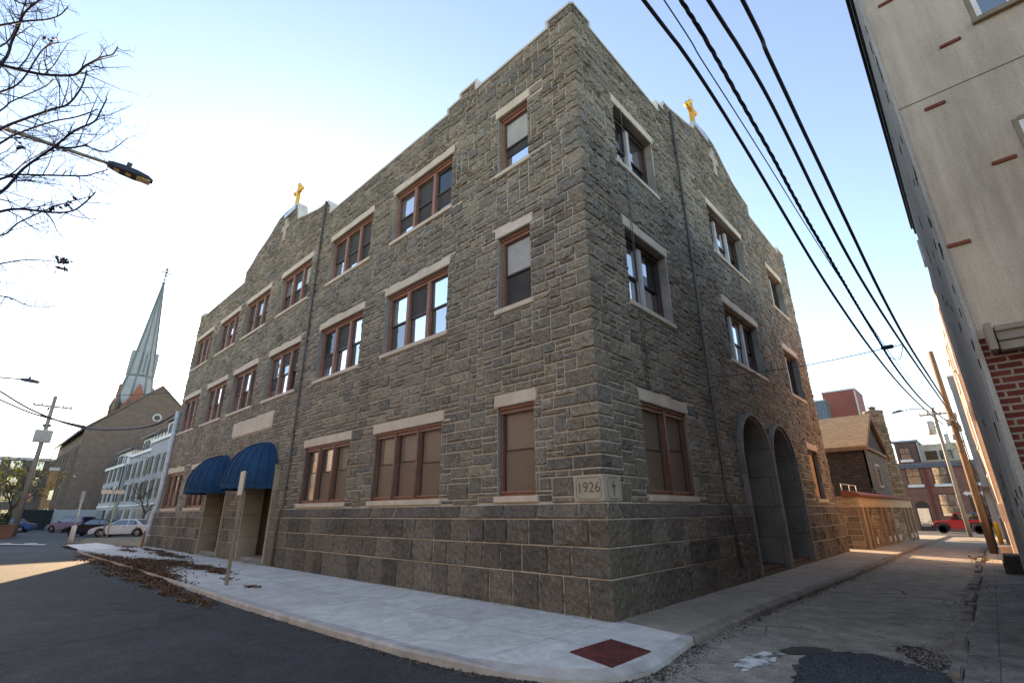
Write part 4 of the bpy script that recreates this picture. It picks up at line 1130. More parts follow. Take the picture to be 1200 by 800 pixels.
def wheel(parent, x, y, r, w, z0=0):
    m = MB(); pr = [(r*.62,-w/2),(r*.90,-w/2),(r,-w*.36),(r,w*.36),(r*.90,w/2),(r*.62,w/2)]
    m.lathe(pr,(x,y,z0+r),20,'y'); o = m.build('wheel', MT['tyre'], parent)
    m = MB(); s = 1 if y > 0 else -1
    m.lathe([(.02,w*.30*s),(r*.18,w*.44*s),(r*.20,w*.40*s)],(x,y,z0+r),10,'y')
    for k in range(5):
        a = k*2*math.pi/5+.3; d = Vector((math.cos(a),0,math.sin(a)))
        m.obox(Vector((x,y+w*.40*s,z0+r))+d*r*.36, r*.28, .012, r*.08, d, Vector((0,1,0)), d.cross(Vector((0,1,0))))
    m.lathe([(r*.66,w*.50*s),(r*.66,w*.36*s),(r*.58,w*.36*s),(r*.58,w*.48*s)],(x,y,z0+r),20,'y')
    m.build('rim', MT['rim'], o)
def sedan(name, loc, rz, paint, label, kind='sedan', L_=4.6, Wd=1.78, H=1.44):
    E_ = empty(name, loc, rz, label, 'car', 'cars in the far car park'); h = L_/2; w = Wd/2; R_ = .325
    fx, rx = h-.88, -h+.98
    def archp(cx): return [(cx+.40*math.cos(t), R_+.40*math.sin(t)) for t in [math.pi*k/8 for k in range(9)]]
    suv = kind == 'suv'
    belt = .93 if not suv else 1.02
    lower = [(-h+.05,.30),(-h+.0,.55),(-h+.04,belt-.05),(-h+.5,belt+.02),(h-1.35,belt),(h-.45,belt-.14),(h-.10,belt-.28),(h,.52),(h-.05,.28)]
    lower += [(p[0],p[1]) for p in archp(fx) if p[1] >= .28] + [(fx-.42,.24),(rx+.42,.24)] + [(p[0],p[1]) for p in archp(rx) if p[1] >= .28]
    m = MB(); m.prism(lower,-w,w,'y'); bd = m.build('body', paint, E_, bevel=.035)
    ro, fo = (-h+1.30,-h+.62) if not suv else (-h+.45,-h+.12)
    top = [(ro,H-.03),(ro+.4,H),(h-2.15,H),(h-2.35+.35,H-.05)]
    bot0, bot1 = fo, h-1.25
    prof = [(bot0,belt)] + top + [(bot1,belt-.01)]
    # greenhouse narrows to the roof
    m = MB(); i = 0; n = len(prof)
    def wy(z): return w*(.95-.20*max(0,(z-belt))/(H-belt))
    m.v = [(p[0],-wy(p[1]),p[1]) for p in prof]+[(p[0],wy(p[1]),p[1]) for p in prof]
    m.f = [tuple(range(n)),tuple(reversed(range(n,2*n)))]+[((k+1)%n,k,n+k,n+(k+1)%n) for k in range(n)]; m.m=[0]*len(m.f)
    cb = m.build('cabin', paint, E_, bevel=.03)
    g = MB()
    def side(pts):
        for s in (-1,1): g.poly([(x,s*(wy(z)+.006),z) for x,z in (pts if s<0 else pts[::-1])])
    xm = (bot0+bot1)/2-.15; zt = H-.10
    def xf(z): return bot1-(bot1-(h-2.02))*(z-belt)/(H-.05-belt)
    def xr(z): return bot0+(ro-bot0)*(z-belt)/(H-.03-belt)
    side([(xm+.04,belt+.05),(xf(belt+.05)-.22,belt+.05),(xf(zt)-.10,zt),(xm+.04,zt)])
    side([(xr(belt+.05)+.30,belt+.05),(xm-.04,belt+.05),(xm-.04,zt),(xr(zt)+.18,zt)])
    for (fn,sg) in ((xf,1),(xr,-1)):
        a,b = belt+.04, H-.09; e = .012*sg
        g.quad((fn(a)+e,-wy(a)+.08,a),(fn(a)+e,wy(a)-.08,a),(fn(b)+e,wy(b)-.06,b),(fn(b)+e,-wy(b)+.06,b))
    g.build('side_window', MT['cglass'], E_)
    for x in (fx,rx):
        for s in (-1,1): wheel(E_, x, s*(w-.10), R_, .21)
    for s in (-1,1):
        m = MB(); m.box(h-.32,h-.05,s*w*.62-.18,s*w*.62+.18,belt-.36,belt-.24); m.build('headlight', MT['lampglass'], E_, bevel=.02)
        m = MB(); m.box(-h-.008,-h+.16,s*w*.74-.17,s*w*.74+.17,belt-.28,belt-.12); m.build('tail_light', MT['redlamp'], E_, bevel=.02)
        m = MB(); m.box(bot1-.38,bot1-.22,s*(w+.02)-.08,s*(w+.02)+.08,belt+.02,belt+.15); m.build('mirror', paint, E_, bevel=.03)
        m = MB(); 
        for x in (xm+.1,xm-.85): m.box(x,x+.16,s*(w-.002)-.012,s*(w-.002)+.012,belt-.16,belt-.13)
        m.build('door_handle', MT['plastic'], bd)
    m = MB(); m.box(h-.03,h+.012,-.45,.45,.30,.46); m.box(h-.02,h+.014,-.30,.30,.50,.58); m.build('grille', MT['plastic'], E_)
    m = MB(); m.box(-h+.5,h-.5,-w+.15,w-.15,.16,.30); m.build('underbody', MT['plastic'], E_)
    return E_
hd = R(236)
sedan('parked_car', (-49.9,2.45,-.16), hd, carpaint('white_car_paint',(.56,.61,.62)), 'white sedan parked nearest, behind the street sign posts', 'sedan')
_f = at(79,619,62); sedan('parked_car', (_f.x+1.29,_f.y+1.9,-.16), hd, carpaint('black_car_paint',(.010,.011,.016)), 'dark navy sedan parked between the white and purple cars', 'sedan')
sedan('parked_car', (-70.0,1.2,-.16), R(215), carpaint('purple_car_paint',(.10,.02,.14)), 'purple car parked by the white low wall', 'suv', 4.7, 1.85, 1.62)
sedan('parked_car', (-76.0,-3.6,-.16), R(250), carpaint('blue_car_paint',(.03,.09,.28)), 'bright blue car half hidden behind the left utility pole', 'sedan')

def jeep(loc, rz):
    E_ = empty('off_roader', loc, rz, 'red boxy off road vehicle with dark blue rear windows parked beyond the alley', 'car')
    P = carpaint('red_vehicle_paint',(.62,.016,.020)); w = .80
    m = MB(); R_=.40; fx, rx = 1.32,-1.22
    def ap(cx): return [(cx+.52,.42),(cx+.42,.80),(cx+.28,.90),(cx-.28,.90),(cx-.42,.80),(cx-.52,.42)]
    low = [(-1.95,.50),(-1.98,1.15),(.55,1.15),(.62,1.16),(1.92,1.08),(1.95,.62),(1.90,.50)]+ap(fx)+ap(rx)
    m.prism(low,-w,w,'y'); bd = m.build('body', P, E_, bevel=.03)
    m = MB(); m.prism([(-1.97,1.16),(-1.90,1.80),(-.45,1.84),(.28,1.82),(.62,1.16)],-.74,.74,'y'); cab = m.build('cabin', P, E_, bevel=.03)
    m = MB(); m.prism([(-1.99,1.20),(-1.93,1.83),(-.40,1.87),(-.40,1.20)],-.755,.755,'y'); m.build('soft_top', noisy('navy_soft_top',(.05,.09,.15),(.075,.125,.20),5,.6), E_, bevel=.04)
    g = MB()
    for s in (-.758,.758):
        g.poly([(-1.80,s,1.26),(-.62,s,1.26),(-.62,s,1.74),(-1.76,s,1.72)]); g.poly([(-.30,s*.983,1.22),(.44,s*.983,1.22),(.24,s*.983,1.74),(-.30,s*.983,1.75)])
    g.quad((.625,-.66,1.22),(.625,.66,1.22),(.315,.66,1.76),(.315,-.66,1.76))
    g.build('side_window', MT['cglass'], E_)
    fl_ = MB()
    for cx in (fx,rx):
        for s in (-1,1):
            pts = ap(cx); up = [(cx+.60,.46),(cx+.50,.88),(cx+.32,.99),(cx-.32,.99),(cx-.50,.88),(cx-.60,.46)]
            a,b = (s*w-.02*s, s*(w+.13)); fl_.prism(pts+up[::-1], min(a,b), max(a,b), 'y')
    fl_.build('fender_flare', MT['plastic'], E_)
    for x in (fx,rx):
        for s in (-1,1): wheel(E_, x, s*.80, R_, .26)
    m = MB(); m.box(1.93,2.12,-.75,.75,.50,.68); m.box(-2.10,-1.96,-.75,.75,.50,.66); m.build('bumper', MT['plastic'], E_, bevel=.02)
    m = MB()
    for k in range(7): m.box(1.945,1.96,-.33+.10*k,-.27+.10*k,.70,1.02)
    m.build('grille', MT['plastic'], E_)
    for s in (-1,1):
        m = MB(); m.lathe([(.11,.0),(.11,.03),(.02,.05)],(1.94,s*.55,.88),12,'x'); m.build('headlight', MT['lampglass'], E_)
        m = MB(); m.box(-2.0,-1.96,s*.66-.08,s*.66+.08,.72,.95); m.build('tail_light', MT['redlamp'], E_)
        m = MB(); m.box(.42,.52,s*.90-.09,s*.90+.09,1.22,1.40); m.build('mirror', MT['plastic'], E_, bevel=.02)
        m = MB(); m.box(-.40,-.385,s*w-.005,s*w+.005,.62,1.14); m.box(.58,.59,s*w-.004,s*w+.004,.62,1.14); m.box(-.3,-.16,s*w-.02,s*w+.02,.98,1.02); m.build('door_handle', MT['plastic'], bd)
    m = MB(); m.lathe([(.20,-.10),(.38,-.12),(.38,.12),(.2,.10)],(-2.12,.1,1.0),18,'x'); m.build('spare_wheel', MT['tyre'], E_)
jeep((2.30,57.0,gz(57)-.118), R(180))

# ------------------------------------------------------------------ posts and poles
m = MB(); p = on_z(265,685); m.box(p.x-.055,p.x+.055,p.y-.03,p.y+.03,-.05,2.62)
o = m.build('sign_post', MT['woodgrey'], bevel=.006); tag(o,'grey wooden post on the pale sidewalk before the right awning','sign post')
m = MB(); m.box(p.x-.16,p.x+.16,p.y-.055,p.y-.035,2.05,2.64); m.build('sign_plate', MT['signback'], o, bevel=.008)
m = MB()
for z in (2.2,2.5): m.lathe([(.012,-.065),(.018,-.06),(.018,-.055)],(p.x,p.y,z),6,'y')
m.build('bolt', MT['steel'], o)
def spost(px, py, Y, top, r, name, label, mat):
    q = on_y(px,py,Y); m = MB(); m.tube([(q.x,Y,-.1),(q.x,Y,top)],r,6); o = m.build(name, mat); tag(o,label,'sign post'); return o, q
o,q = spost(82,636,-2.4,3.05,.05,'sign_post','leaning white sleeved sign post at the road edge, nearest on the left',MT['steel'])
m = MB(); m.lathe([(.13,-.1),(.13,.95),(.08,1.0)],(q.x,-2.4,0),10); m.build('post_sleeve', MT['coping'], o)
m = MB(); m.box(q.x-.02,q.x+.02,-2.49,-2.31,2.35,3.05); m.build('sign_plate', MT['signback'], o)
o,q = spost(119,630,.5,3.9,.05,'street_sign','street name post with two pale blades beside the white car',MT['steel'])
m = MB(); m.box(q.x-.55,q.x+.55,.48,.52,3.55,3.85); m.box(q.x-.02,q.x+.02,-.25,1.25,3.2,3.5); m.build('name_blade', noisy('pale_sign_face',(.50,.46,.34),(.68,.63,.48),3,.5), o)
o,q = spost(127,622,1.0,2.6,.05,'sign_post','short yellow green post just right of the street name post',noisy('yellow_green_post',(.36,.38,.16),(.48,.5,.24),4,.6))
m = MB(); m.lathe([(.06,-.1),(.06,.75),(.05,.80)],(-28.2,-.55,0),8); o = m.build('hydrant_marker', noisy('faded_red_marker',(.30,.12,.09),(.40,.18,.13),5,.7)); tag(o,'small faded red marker post by the white downpipe','marker post')
m = MB(); m.lathe([(.035,.78),(.045,.8),(.045,.9),(.02,.93)],(-28.2,-.55,0),8); m.build('cap', MT['white'], o)

UP_ = Vector((4.41,21.3,gz(21.3)))
PO = empty('utility_pole', UP_, 0, 'tall orange brown wooden utility pole at the alley edge', 'utility pole')
m = MB(); m.tube([(0,0,-.2),(-.01,0,4),(-.05,0,8.45)],[.135,.12,.09],12); m.build('pole', MT['wood'], PO)
m = MB()
for (x,y,z,s) in ((-.16,-.1,5.2,.10),(.14,-.1,4.9,.09),(-.12,-.12,4.55,.08),(.13,-.08,5.5,.07)): m.box(x-s*.7,x+s*.7,y-s*.6,y+s*.6,z-s*1.4,z+s*1.4)
m.build('junction_box', MT['steel'], PO, bevel=.01)
m = MB(); rg = random.Random(8)
for k in range(9):
    a = rg.uniform(0,6.28); z = rg.uniform(4.1,5.6); pts = []
    for q in range(9):
        t = q/8; rr = .14+.28*math.sin(math.pi*t)*rg.uniform(.6,1.2)
        pts.append((rr*math.cos(a+t*1.6), rr*math.sin(a+t*1.6)-.05, z-.5*math.sin(math.pi*t)*rg.uniform(.6,1)+t*.3))
    m.tube(pts,.010,4)
m.tube([(.13,-.08,5.4),(.15,-.05,2.5),(.15,-.02,.1)],.02,5)
m.build('cable_coil', MT['cable'], PO)
m = MB()
for z in (5.25,5.4): m.tube([(0,-.12,z),(0,-.22,z)],.02,6)
m.lathe([(.03,0),(.045,.03),(.03,.06)],(0,-.22,5.25),8); m.build('insulator', MT['coping'], PO)

P2 = on_y(1105,520,45); S2 = Vector((3.12,45,gz(45)))
LP2 = empty('lamp_pole', S2, 0, 'slim grey lamp pole with transformer and long curved arm beyond the wooden pole', 'street lamp')
m = MB(); m.tube([(0,0,-.1),(0,0,9.75)],[.15,.11],10); m.build('pole', MT['polegrey'], LP2)
m = MB(); m.tube([(0,0,9.3),(-.6,0,9.75),(-1.4,0,9.85),(-2.0,-.0,9.75)],.045,6); m.build('arm', MT['steel'], LP2)
m = MB(); m.prism([(-2.75,9.62),(-2.05,9.70),(-1.9,9.80),(-2.1,9.88),(-2.6,9.76)],-.14,.14,'y'); m.build('lamp_head', MT['darkmetal'], LP2, bevel=.02)
m = MB(); m.lathe([(.02,7.6),(.27,7.62),(.29,7.7),(.29,8.6),(.25,8.68),(.06,8.72)],(-.45,-.05,0),14); m.tube([(-.4,0,8.2),(0,0,8.2)],.05,6); m.build('transformer', MT['steel'], LP2)
m = MB(); m.box(-.95,.95,-.06,.06,9.15,9.27)
for x in (-.9,-.4,.4,.9): m.lathe([(.04,9.27),(.06,9.33),(.03,9.40)],(x,0,0),8)
m.build('crossarm', MT['woodgrey'], LP2)

q = at(15,626,67); LP = empty('utility_pole', (q.x,q.y,-.16), 0, 'weathered grey utility pole with crossarm at the far left', 'utility pole')
m = MB(); m.tube([(0,0,-.2),(0,0,13.2)],[.24,.16],12); m.build('pole', MT['woodgrey'], LP)
m = MB(); m.box(-.07,.07,-1.5,1.5,12.05,12.20)
for y in (-1.4,-.8,.8,1.4): m.lathe([(.05,12.2),(.07,12.28),(.03,12.40)],(0,y,0),8)
m.tube([(.0,1.4,12.1),(.0,1.42,11.7)],.04,5); m.build('crossarm', MT['woodgrey'], LP)
m = MB(); m.box(-.25,.35,-.72,.62,8.55,9.75); TB = m.build('transformer_box', noisy('cream_transformer_paint',(.40,.39,.35),(.52,.51,.46),3,.5), LP, bevel=.05)
m = MB()
for k in range(7): m.box(.352,.40,-.6+.18*k,-.54+.18*k,8.65,9.65)
m.build('cooling_fin', MT['signback'], TB)
m = MB(); m.box(-.1,.1,-.35,-.2,11.7,12.0); m.box(-.14,.14,-.3,.3,10.1,10.35); m.build('bracket', MT['darkmetal'], LP)

def streetlamp(h0, h1, arm0, pole, label, rr=1.0):
    E_ = empty('street_lamp', (pole[0],pole[1],0), 0, label, 'street lamp')
    o_ = Vector((pole[0],pole[1],0)); A = Vector(h1)-o_; B = Vector(h0)-o_; C_ = Vector(arm0)-o_
    d = (B-A).normalized(); sd = d.cross(Vector((0,0,1))).normalized(); up = sd.cross(d); ln = (B-A).length
    m = MB(); zt = C_.z+.15
    m.tube([(0,0,-.1),(0,0,zt)],[.11*rr,.075*rr],10); m.build('pole', MT['steel'], E_)
    m = MB(); m.tube([(0,0,zt-.25),tuple(C_),tuple(A+d*.05)],[.045*rr,.042*rr,.034*rr],8); m.build('arm', noisy('tan_steel_arm',(.36,.31,.25),(.48,.43,.35),3,.45,metal=.3), E_)
    # luminaire: flat tapered casting
    m = MB(); P = lambda t,s,h: tuple(A+d*(ln*t)+sd*s*rr+up*h*rr)
    secs = [(0,.055,-.04,.05),(.08,.085,-.055,.065),(.30,.13,-.065,.085),(.62,.15,-.06,.085),(.88,.12,-.045,.06),(1.0,.045,-.03,.025)]
    ring = []
    for t,w,lo,hi in secs: ring.append([P(t,-w,lo),P(t,w,lo),P(t,w*.85,hi*.6),P(t,w*.45,hi),P(t,-w*.45,hi),P(t,-w*.85,hi*.6)])
    for k in range(len(ring)-1):
        for j in range(6): m.quad(ring[k][j],ring[k][(j+1)%6],ring[k+1][(j+1)%6],ring[k+1][j])
    m.poly(ring[0]); m.poly(ring[-1]); hd_ = m.build('lamp_head', MT['darkmetal'], E_)
    m = MB(); m.obox(A+d*ln*.42+up*.13*rr, .045*rr,.045*rr,.06*rr,d,sd,up); m.build('photocell', MT['darkmetal'], hd_)
    m = MB(); m.obox(A+d*ln*.80-up*.062*rr, ln*.15,.095*rr,.012*rr,d,sd,up); m.build('lens', MT['lens'], hd_)
    m = MB()
    for t in (.22,.47): m.obox(A+d*ln*t-up*.072*rr, ln*.055,.05*rr,.006,d,sd,up)
    m.build('vent_plate', MT['lens'], hd_)
D1 = 11.5
streetlamp(at(179,213,D1), at(126,191,D1), at(0,149,D1), (at(0,149,D1).x-.1,-13.9), 'street lamp with slim dark head on a long arm among the bare branches')
streetlamp(at(47,448,42), at(24,444,42), at(0,442,42), (at(0,442,42).x,-13.9), 'distant street lamp head reaching in at the far left', 1.3)

# ------------------------------------------------------------------ overhead wires
def wire(pxs, S, E, r, name, label, n=5, extra_start=True, mat=None):
    S, E = Vector(S), Vector(E); pl = Vector((E.y-S.y, -(E.x-S.x), 0)).normalized()
    pts = []
    for (x,y) in pxs:
        d = ray(x,y); t = (S-CAM).dot(pl)/d.dot(pl); pts.append(CAM+d*t)
    return pts
def catmull(pts, k=4):
    out = []
    for i in range(len(pts)-1):
        p0,p1,p2,p3 = pts[max(i-1,0)],pts[i],pts[i+1],pts[min(i+2,len(pts)-1)]
        for j in range(k):
            t = j/k; out.append(.5*((2*p1)+(p2-p0)*t+(2*p0-5*p1+4*p2-p3)*t*t+(3*p1-p0-3*p2+p3)*t**3))
    out.append(pts[-1]); return out
def smooth_path(pts, it=2):
    for _ in range(it):
        pts = [pts[0]]+[(pts[i-1]+pts[i]*2+pts[i+1])/4 for i in range(1,len(pts)-1)]+[pts[-1]]
    return pts
WZ = 6.5
def at_z(x,y,z): d = ray(x,y); return CAM+d*((z-CAM.z)/d.z)
W = {
 'w1':([(754,0),(800,56),(840,120),(880,184),(920,252),(956,316),(980.6,350),(1016,406),(1054,451),(1080,478),(1105,497)],.021,(4.30,21.15)),
 'w2':([(778,0),(820,68),(860,128),(900,192),(938,254),(1000,353),(1040,408),(1075,462),(1104,487)],.007,(4.32,21.15)),
 'w3':([(798,0),(816,27),(836,62),(860,104),(884,147),(903,178),(928,226),(946,260),(968,294),(983,322),(1000,350),(1027,395),(1050,431),(1076,470),(1108,492)],.017,(4.34,21.15)),
 'w4':([(830,0),(864,52),(896,104),(928,168),(960,240),(1000,312),(1022,350),(1050,391),(1076,432),(1110,477),(1126,503)],.021,(4.5,21.15)),
 'w5':([(870,0),(900,66),(920,106),(944,160),(965,202),(987,249),(1033,348),(1061,399),(1087.5,440),(1110,472),(1125,499)],.021,(4.5,21.12)),
}
LAB = {'w1':'lowest thick black cable, nearest the stone gable','w2':'thin black wire between the two lowest thick cables','w3':'twisted lumpy black cable, second thick one from the stone building','w4':'smooth black cable, third thick one from the stone building','w5':'highest thick black cable, nearest the stucco house'}
WP = {}
for key,(px,r,(ex,ey)) in W.items():
    S = at_z(*px[0], WZ); d = ray(*px[-1]); t = (ey-CAM.y)/d.y; E_ = CAM+d*t
    pts = wire(px, S, E_, r, '', '')
    pts = smooth_path([Vector(p) for p in pts], 1)
    b = (pts[0]-pts[1]).normalized(); b.z = min(b.z, .02)
    full = [pts[0]+b*(10.5-0.0)+Vector((0,0,.35)), pts[0]+b*5+Vector((0,0,.05))]+pts
    full = catmull(full, 5); WP[key] = full
    m = MB()
    if key == 'w3':
        a = []; c = []; d2 = []
        ln = 0
        dense = []
        for i in range(len(full)-1):
            k = max(1,int((full[i+1]-full[i]).length/.045))
            for q in range(k): dense.append(full[i].lerp(full[i+1], q/k))
        for i,p in enumerate(dense):
            ph = i*.045/.42*2*math.pi
            for lst,of in ((a,0),(c,2.1),(d2,4.2)): lst.append(p+Vector((math.cos(ph+of),0,math.sin(ph+of)))*.0125)
        for lst in (a,c,d2): m.tube(lst,.0125,5)
    else: m.tube(full, r, 8)
    o = m.build('power_cable', MT['cable']); tag(o, LAB[key], 'cable', 'overhead cables along the alley')
def nearest(path, px):
    best = None
    for p in path:
        v = p-CAM; z = v.dot(FW)
        if z < 1: continue
        x = 600+FPX*v.dot(RT)/z; y = 400-FPX*v.dot(UP)/z; e = (x-px[0])**2+(y-px[1])**2
        if best is None or e < best[0]: best = (e,p)
    return best[1]
a = Vector((.06,5.95,5.06)); b = nearest(WP['w4'],(1056,405)); mid = a.lerp(b,.5)-Vector((0,0,.10))
m = MB(); m.tube(catmull([a,mid,b],8),.010,5); m.lathe([(.03,-.12),(.05,-.08),(.05,.08),(.03,.12)],tuple(a.lerp(b,.93)),8,'x')
c1 = nearest(WP['w3'],(1040,417)); m.tube(catmull([b, b.lerp(c1,.4)-Vector((0,0,.22)), c1],6),.008,5)
o = m.build('service_wire', MT['cable']); tag(o,'thin service wire from the stone wall to the alley cables','cable')
def swire(pts, r, label):
    m = MB(); m.tube(catmull([Vector(p) for p in pts],5), r, 5); o = m.build('power_cable', MT['cable'] if r > .012 else MT['pipe']); tag(o,label,'cable','overhead cables on the left')
E1_ = Vector((-28.95,-.05,0)); E1_.z = (on_x(203,491,-28.95)).z
swire([at(0,458,48),at(35,479,46),at(75,495,44),at(105,502,41),at(140,503,38),at(180,498,35),Vector((-28.95,-.05,7.3))], .06, 'upper thick cable sagging across the far utility pole to the stone building')
swire([at(0,468,48),at(35,483,46),at(70,493,44),at(100,499.5,41.5)], .055, 'lower thick cable that joins the sagging one')
swire([at(0,454,66),at(56,459,64),at(130,463,60),at(225,459,54)], .03, 'highest thin grey line crossing the pale sky at left')
swire([at(0,494,62),at(45,498,62),at(100,502,60)], .028, 'lower thin grey line on the left')
swire([at(68,534,75),at(130,535,66),at(200,537,55)], .03, 'thin line crossing before the dark church wall')
# ------------------------------------------------------------------ church
MT['church'] = brickmat('grey_brown_church_brick',(.23,.165,.128),(.28,.20,.155),(.2,.15,.125),.5,.16,.012,.92,.4,.3)
MT['churchdark'] = brickmat('dark_church_brick',(.12,.10,.088),(.15,.12,.10),(.05,.045,.04),.5,.16,.012,.92,.4,.3)  # darker than the nave brick, used on the chapel
MT['slate'] = noisy('grey_slate_roof',(.12,.12,.125),(.19,.19,.195),1.2,.7,12,.3)
MT['copper'] = noisy('weathered_copper_spire',(.33,.34,.325),(.42,.43,.41),.6,.6,6,.2)
MT['copperdark'] = noisy('dark_copper_seam',(.15,.19,.19),(.21,.25,.25),1.5,.6)
CX = -113.0
CY = 4.2
CH = empty('church', (CX,CY,-.16), 0, 'large dark brick church with tall tapering grey green spire', 'church')
cc = lambda px,py,D: at(px,py,D)-Vector((CX,CY,-.16))
ev, rd, hw = 16.6, 26.2, 10.2
m = MB(); m.prism([(0,-.2),(2*hw,-.2),(2*hw,ev),(hw,rd),(0,ev)], -36, 0, 'x'); m.build('nave_wall', MT['church'], CH)
m = MB()
for s in (0,1):
    e = (-.9,ev-.75) if s == 0 else (2*hw+.9,ev-.75)
    m.prism([e,(hw,rd+.12),(hw,rd+.55),(e[0],e[1]+.45)], -36.3, -.35, 'x')
m.build('nave_roof', MT['slate'], CH)
m = MB()
for s in (0,1):
    e = (-.35,ev-.10) if s == 0 else (2*hw+.35,ev-.10)
    m.prism([e,(hw,rd+.02),(hw,rd+.40),(e[0],e[1]+.38)], -.35,.12, 'x')
m.build('gable_coping', MT['church'], CH)
m = MB()
for k in range(9): 
    x = -1.0-4.2*k; m.box(x-.9,x,-1.0,.0,-.2,12.5); m.prism([(-1.0,12.5),(0,12.5),(0,14.0)],x-.9,x,'x')
m.build('buttress', MT['church'], CH)
for k in range(8):
    x = -2.3-4.2*k; m = MB(); m.prism([(x-2.2,4.5),(x-.5,4.5),(x-.5,11),(x-1.35,13),(x-2.2,11)],-.06,.01,'y'); w = m.build('lancet_window', MT['coping'], CH)
    m = MB(); m.prism([(x-2.0,4.7),(x-.7,4.7),(x-.7,10.9),(x-1.35,12.5),(x-2.0,10.9)],-.08,-.061,'y'); m.build('pane', MT['gl_mid'], w)
m = MB(); m.lathe([(.8,.0),(.8,.10),(.55,.10)],(.0,hw+.2,rd-6.2),20,'x'); oc = m.build('oculus', MT['coping'], CH)
m = MB(); m.lathe([(.52,.102),(.52,.104)],(.0,hw+.2,rd-6.2),20,'x'); m.build('pane', MT['sash'], oc)
# lower chapel in front of the gable
m = MB(); m.prism([(6.0,-.2),(19,-.2),(19,11.6),(12.5,16.8),(6.0,11.6)], .02, 7.0, 'x'); m.build('chapel_wall', MT['churchdark'], CH)
m = MB()
for s in (0,1):
    e = (5.4,11.2) if s == 0 else (19.6,11.2)
    m.prism([e,(12.5,16.85),(12.5,17.2),(e[0],e[1]+.4)], .02, 7.3, 'x')
m.build('chapel_roof', MT['slate'], CH)
# tower and spire
SP = at(157,468,137); SL = SP-Vector((CX,CY,-.16)); SL.z = 0
def zat(px,py): 
    d = ray(px,py); t = math.hypot(SP.x-CAM.x,SP.y-CAM.y)/math.hypot(d.x,d.y); return CAM.z+d.z*t+.16
z0, zr, zb, za = zat(152,476), zat(166,443), zat(170,418), zat(189,331)
wv = (at(183,445,137)-at(150,445,137)).length/2*.86
def octa(mb, rr, zz, rot=math.pi/8):
    i = len(mb.v)
    for r,z in zip(rr,zz):
        for k in range(8): a = rot+k*math.pi/4; mb.v.append((SL.x+r*math.cos(a),SL.y+r*math.sin(a),z))
    for q in range(len(rr)-1):
        for k in range(8): mb.f.append((i+q*8+k,i+q*8+(k+1)%8,i+(q+1)*8+(k+1)%8,i+(q+1)*8+k)); mb.m.append(0)
m = MB(); hwT = wv*1.42; m.box(SL.x-hwT,SL.x+hwT,SL.y-hwT,SL.y+hwT,0,z0); m.build('tower', MT['church'], CH)
m = MB(); octa(m,[wv*1.62,wv*1.10,wv*1.08,wv*.02],[z0-.3,zr,zr+.2,za]); sp = m.build('spire', MT['copper'], CH)
m = MB()
for k in range(8):
    a = math.pi/8+k*math.pi/4
    P = lambda r,z: (SL.x+r*math.cos(a),SL.y+r*math.sin(a),z)
    m.tube([P(wv*1.64,z0-.3),P(wv*1.12,zr),P(wv*.04,za)],.16,4)
octa(m,[wv*1.13,wv*1.15,wv*1.13],[zr-.1,zr+.15,zr+.4])
m.build('spire_rib', MT['copperdark'], sp)
zl = zr+.3; 
for k in range(4):
    a = k*math.pi/2; d = Vector((math.cos(a),math.sin(a),0)); s = Vector((-d.y,d.x,0)); c = Vector((SL.x,SL.y,0))
    m = MB(); h = (za-zr)*.19; r0 = wv*1.02; r1 = r0*.55; w = wv*.24
    A,B = c+d*(r0+.35)-s*w, c+d*(r0+.35)+s*w
    for (z1_,z2_) in ((zl,zl+h),):
        q = [A+Vector((0,0,z1_)),B+Vector((0,0,z1_)),B+Vector((0,0,z2_)),c+d*(r0+.35)+Vector((0,0,z2_+w*2.6)),A+Vector((0,0,z2_))]
        bk = [p-d*(r0*.7) for p in q]
        i = len(m.v); m.v += [tuple(p) for p in q+bk]; m.f.append((i,i+1,i+2,i+3,i+4)); m.m.append(0)
        for j in range(5): m.f.append((i+j,i+(j+1)%5,i+5+(j+1)%5,i+5+j)); m.m.append(0)
    m.build('lucarne', MT['copper'], sp)
    m = MB(); q = [A*.7+B*.3+d*.03+Vector((0,0,zl+.3)),A*.3+B*.7+d*.03+Vector((0,0,zl+.3)),A*.3+B*.7+d*.03+Vector((0,0,zl+h)),(A+B)/2+d*.03+Vector((0,0,zl+h+w*1.4)),A*.7+B*.3+d*.03+Vector((0,0,zl+h))]
    m.poly([tuple(p) for p in q]); m.build('louvre', MT['copperdark'], sp)
# brick gablets on the tower faces and corner pinnacles
for k in range(4):
    a = k*math.pi/2; d = Vector((math.cos(a),math.sin(a),0)); s = Vector((-d.y,d.x,0)); c = Vector((SL.x,SL.y,0)); m = MB()
    q = [c+d*(hwT+.12)-s*hwT*.8+Vector((0,0,z0-1)), c+d*(hwT+.12)+s*hwT*.8+Vector((0,0,z0-1)), c+d*(hwT+.12)+Vector((0,0,z0+hwT*1.5))]
    bk = [p-d*hwT*.9 for p in q]; i = 0; m.v = [tuple(p) for p in q+bk]; m.f = [(0,1,2)]+[(j,(j+1)%3,3+(j+1)%3,3+j) for j in range(3)]; m.m=[0]*4
    m.build('gablet', noisy('orange_red_brick',(.34,.12,.075),(.44,.17,.11),2,.85), CH)
m = MB()
for sx in (-1,1):
    for sy in (-1,1): m.lathe([(.5,0),(.5,z0-.2),(.6,z0-.1),(.02,z0+2.2)],(SL.x+sx*hwT,SL.y+sy*hwT,0),8)
m.build('corner_turret', MT['church'], CH)
m = MB(); h = 4.6; z = za-.4
m.tube([(SL.x,SL.y,z),(SL.x,SL.y,z+h)],.13,6); m.lathe([(.05,z),(.5,z+.35),(.05,z+.75)],(SL.x,SL.y,0),8); m.lathe([(.05,z+1.1),(.34,z+1.35),(.05,z+1.6)],(SL.x,SL.y,0),8)
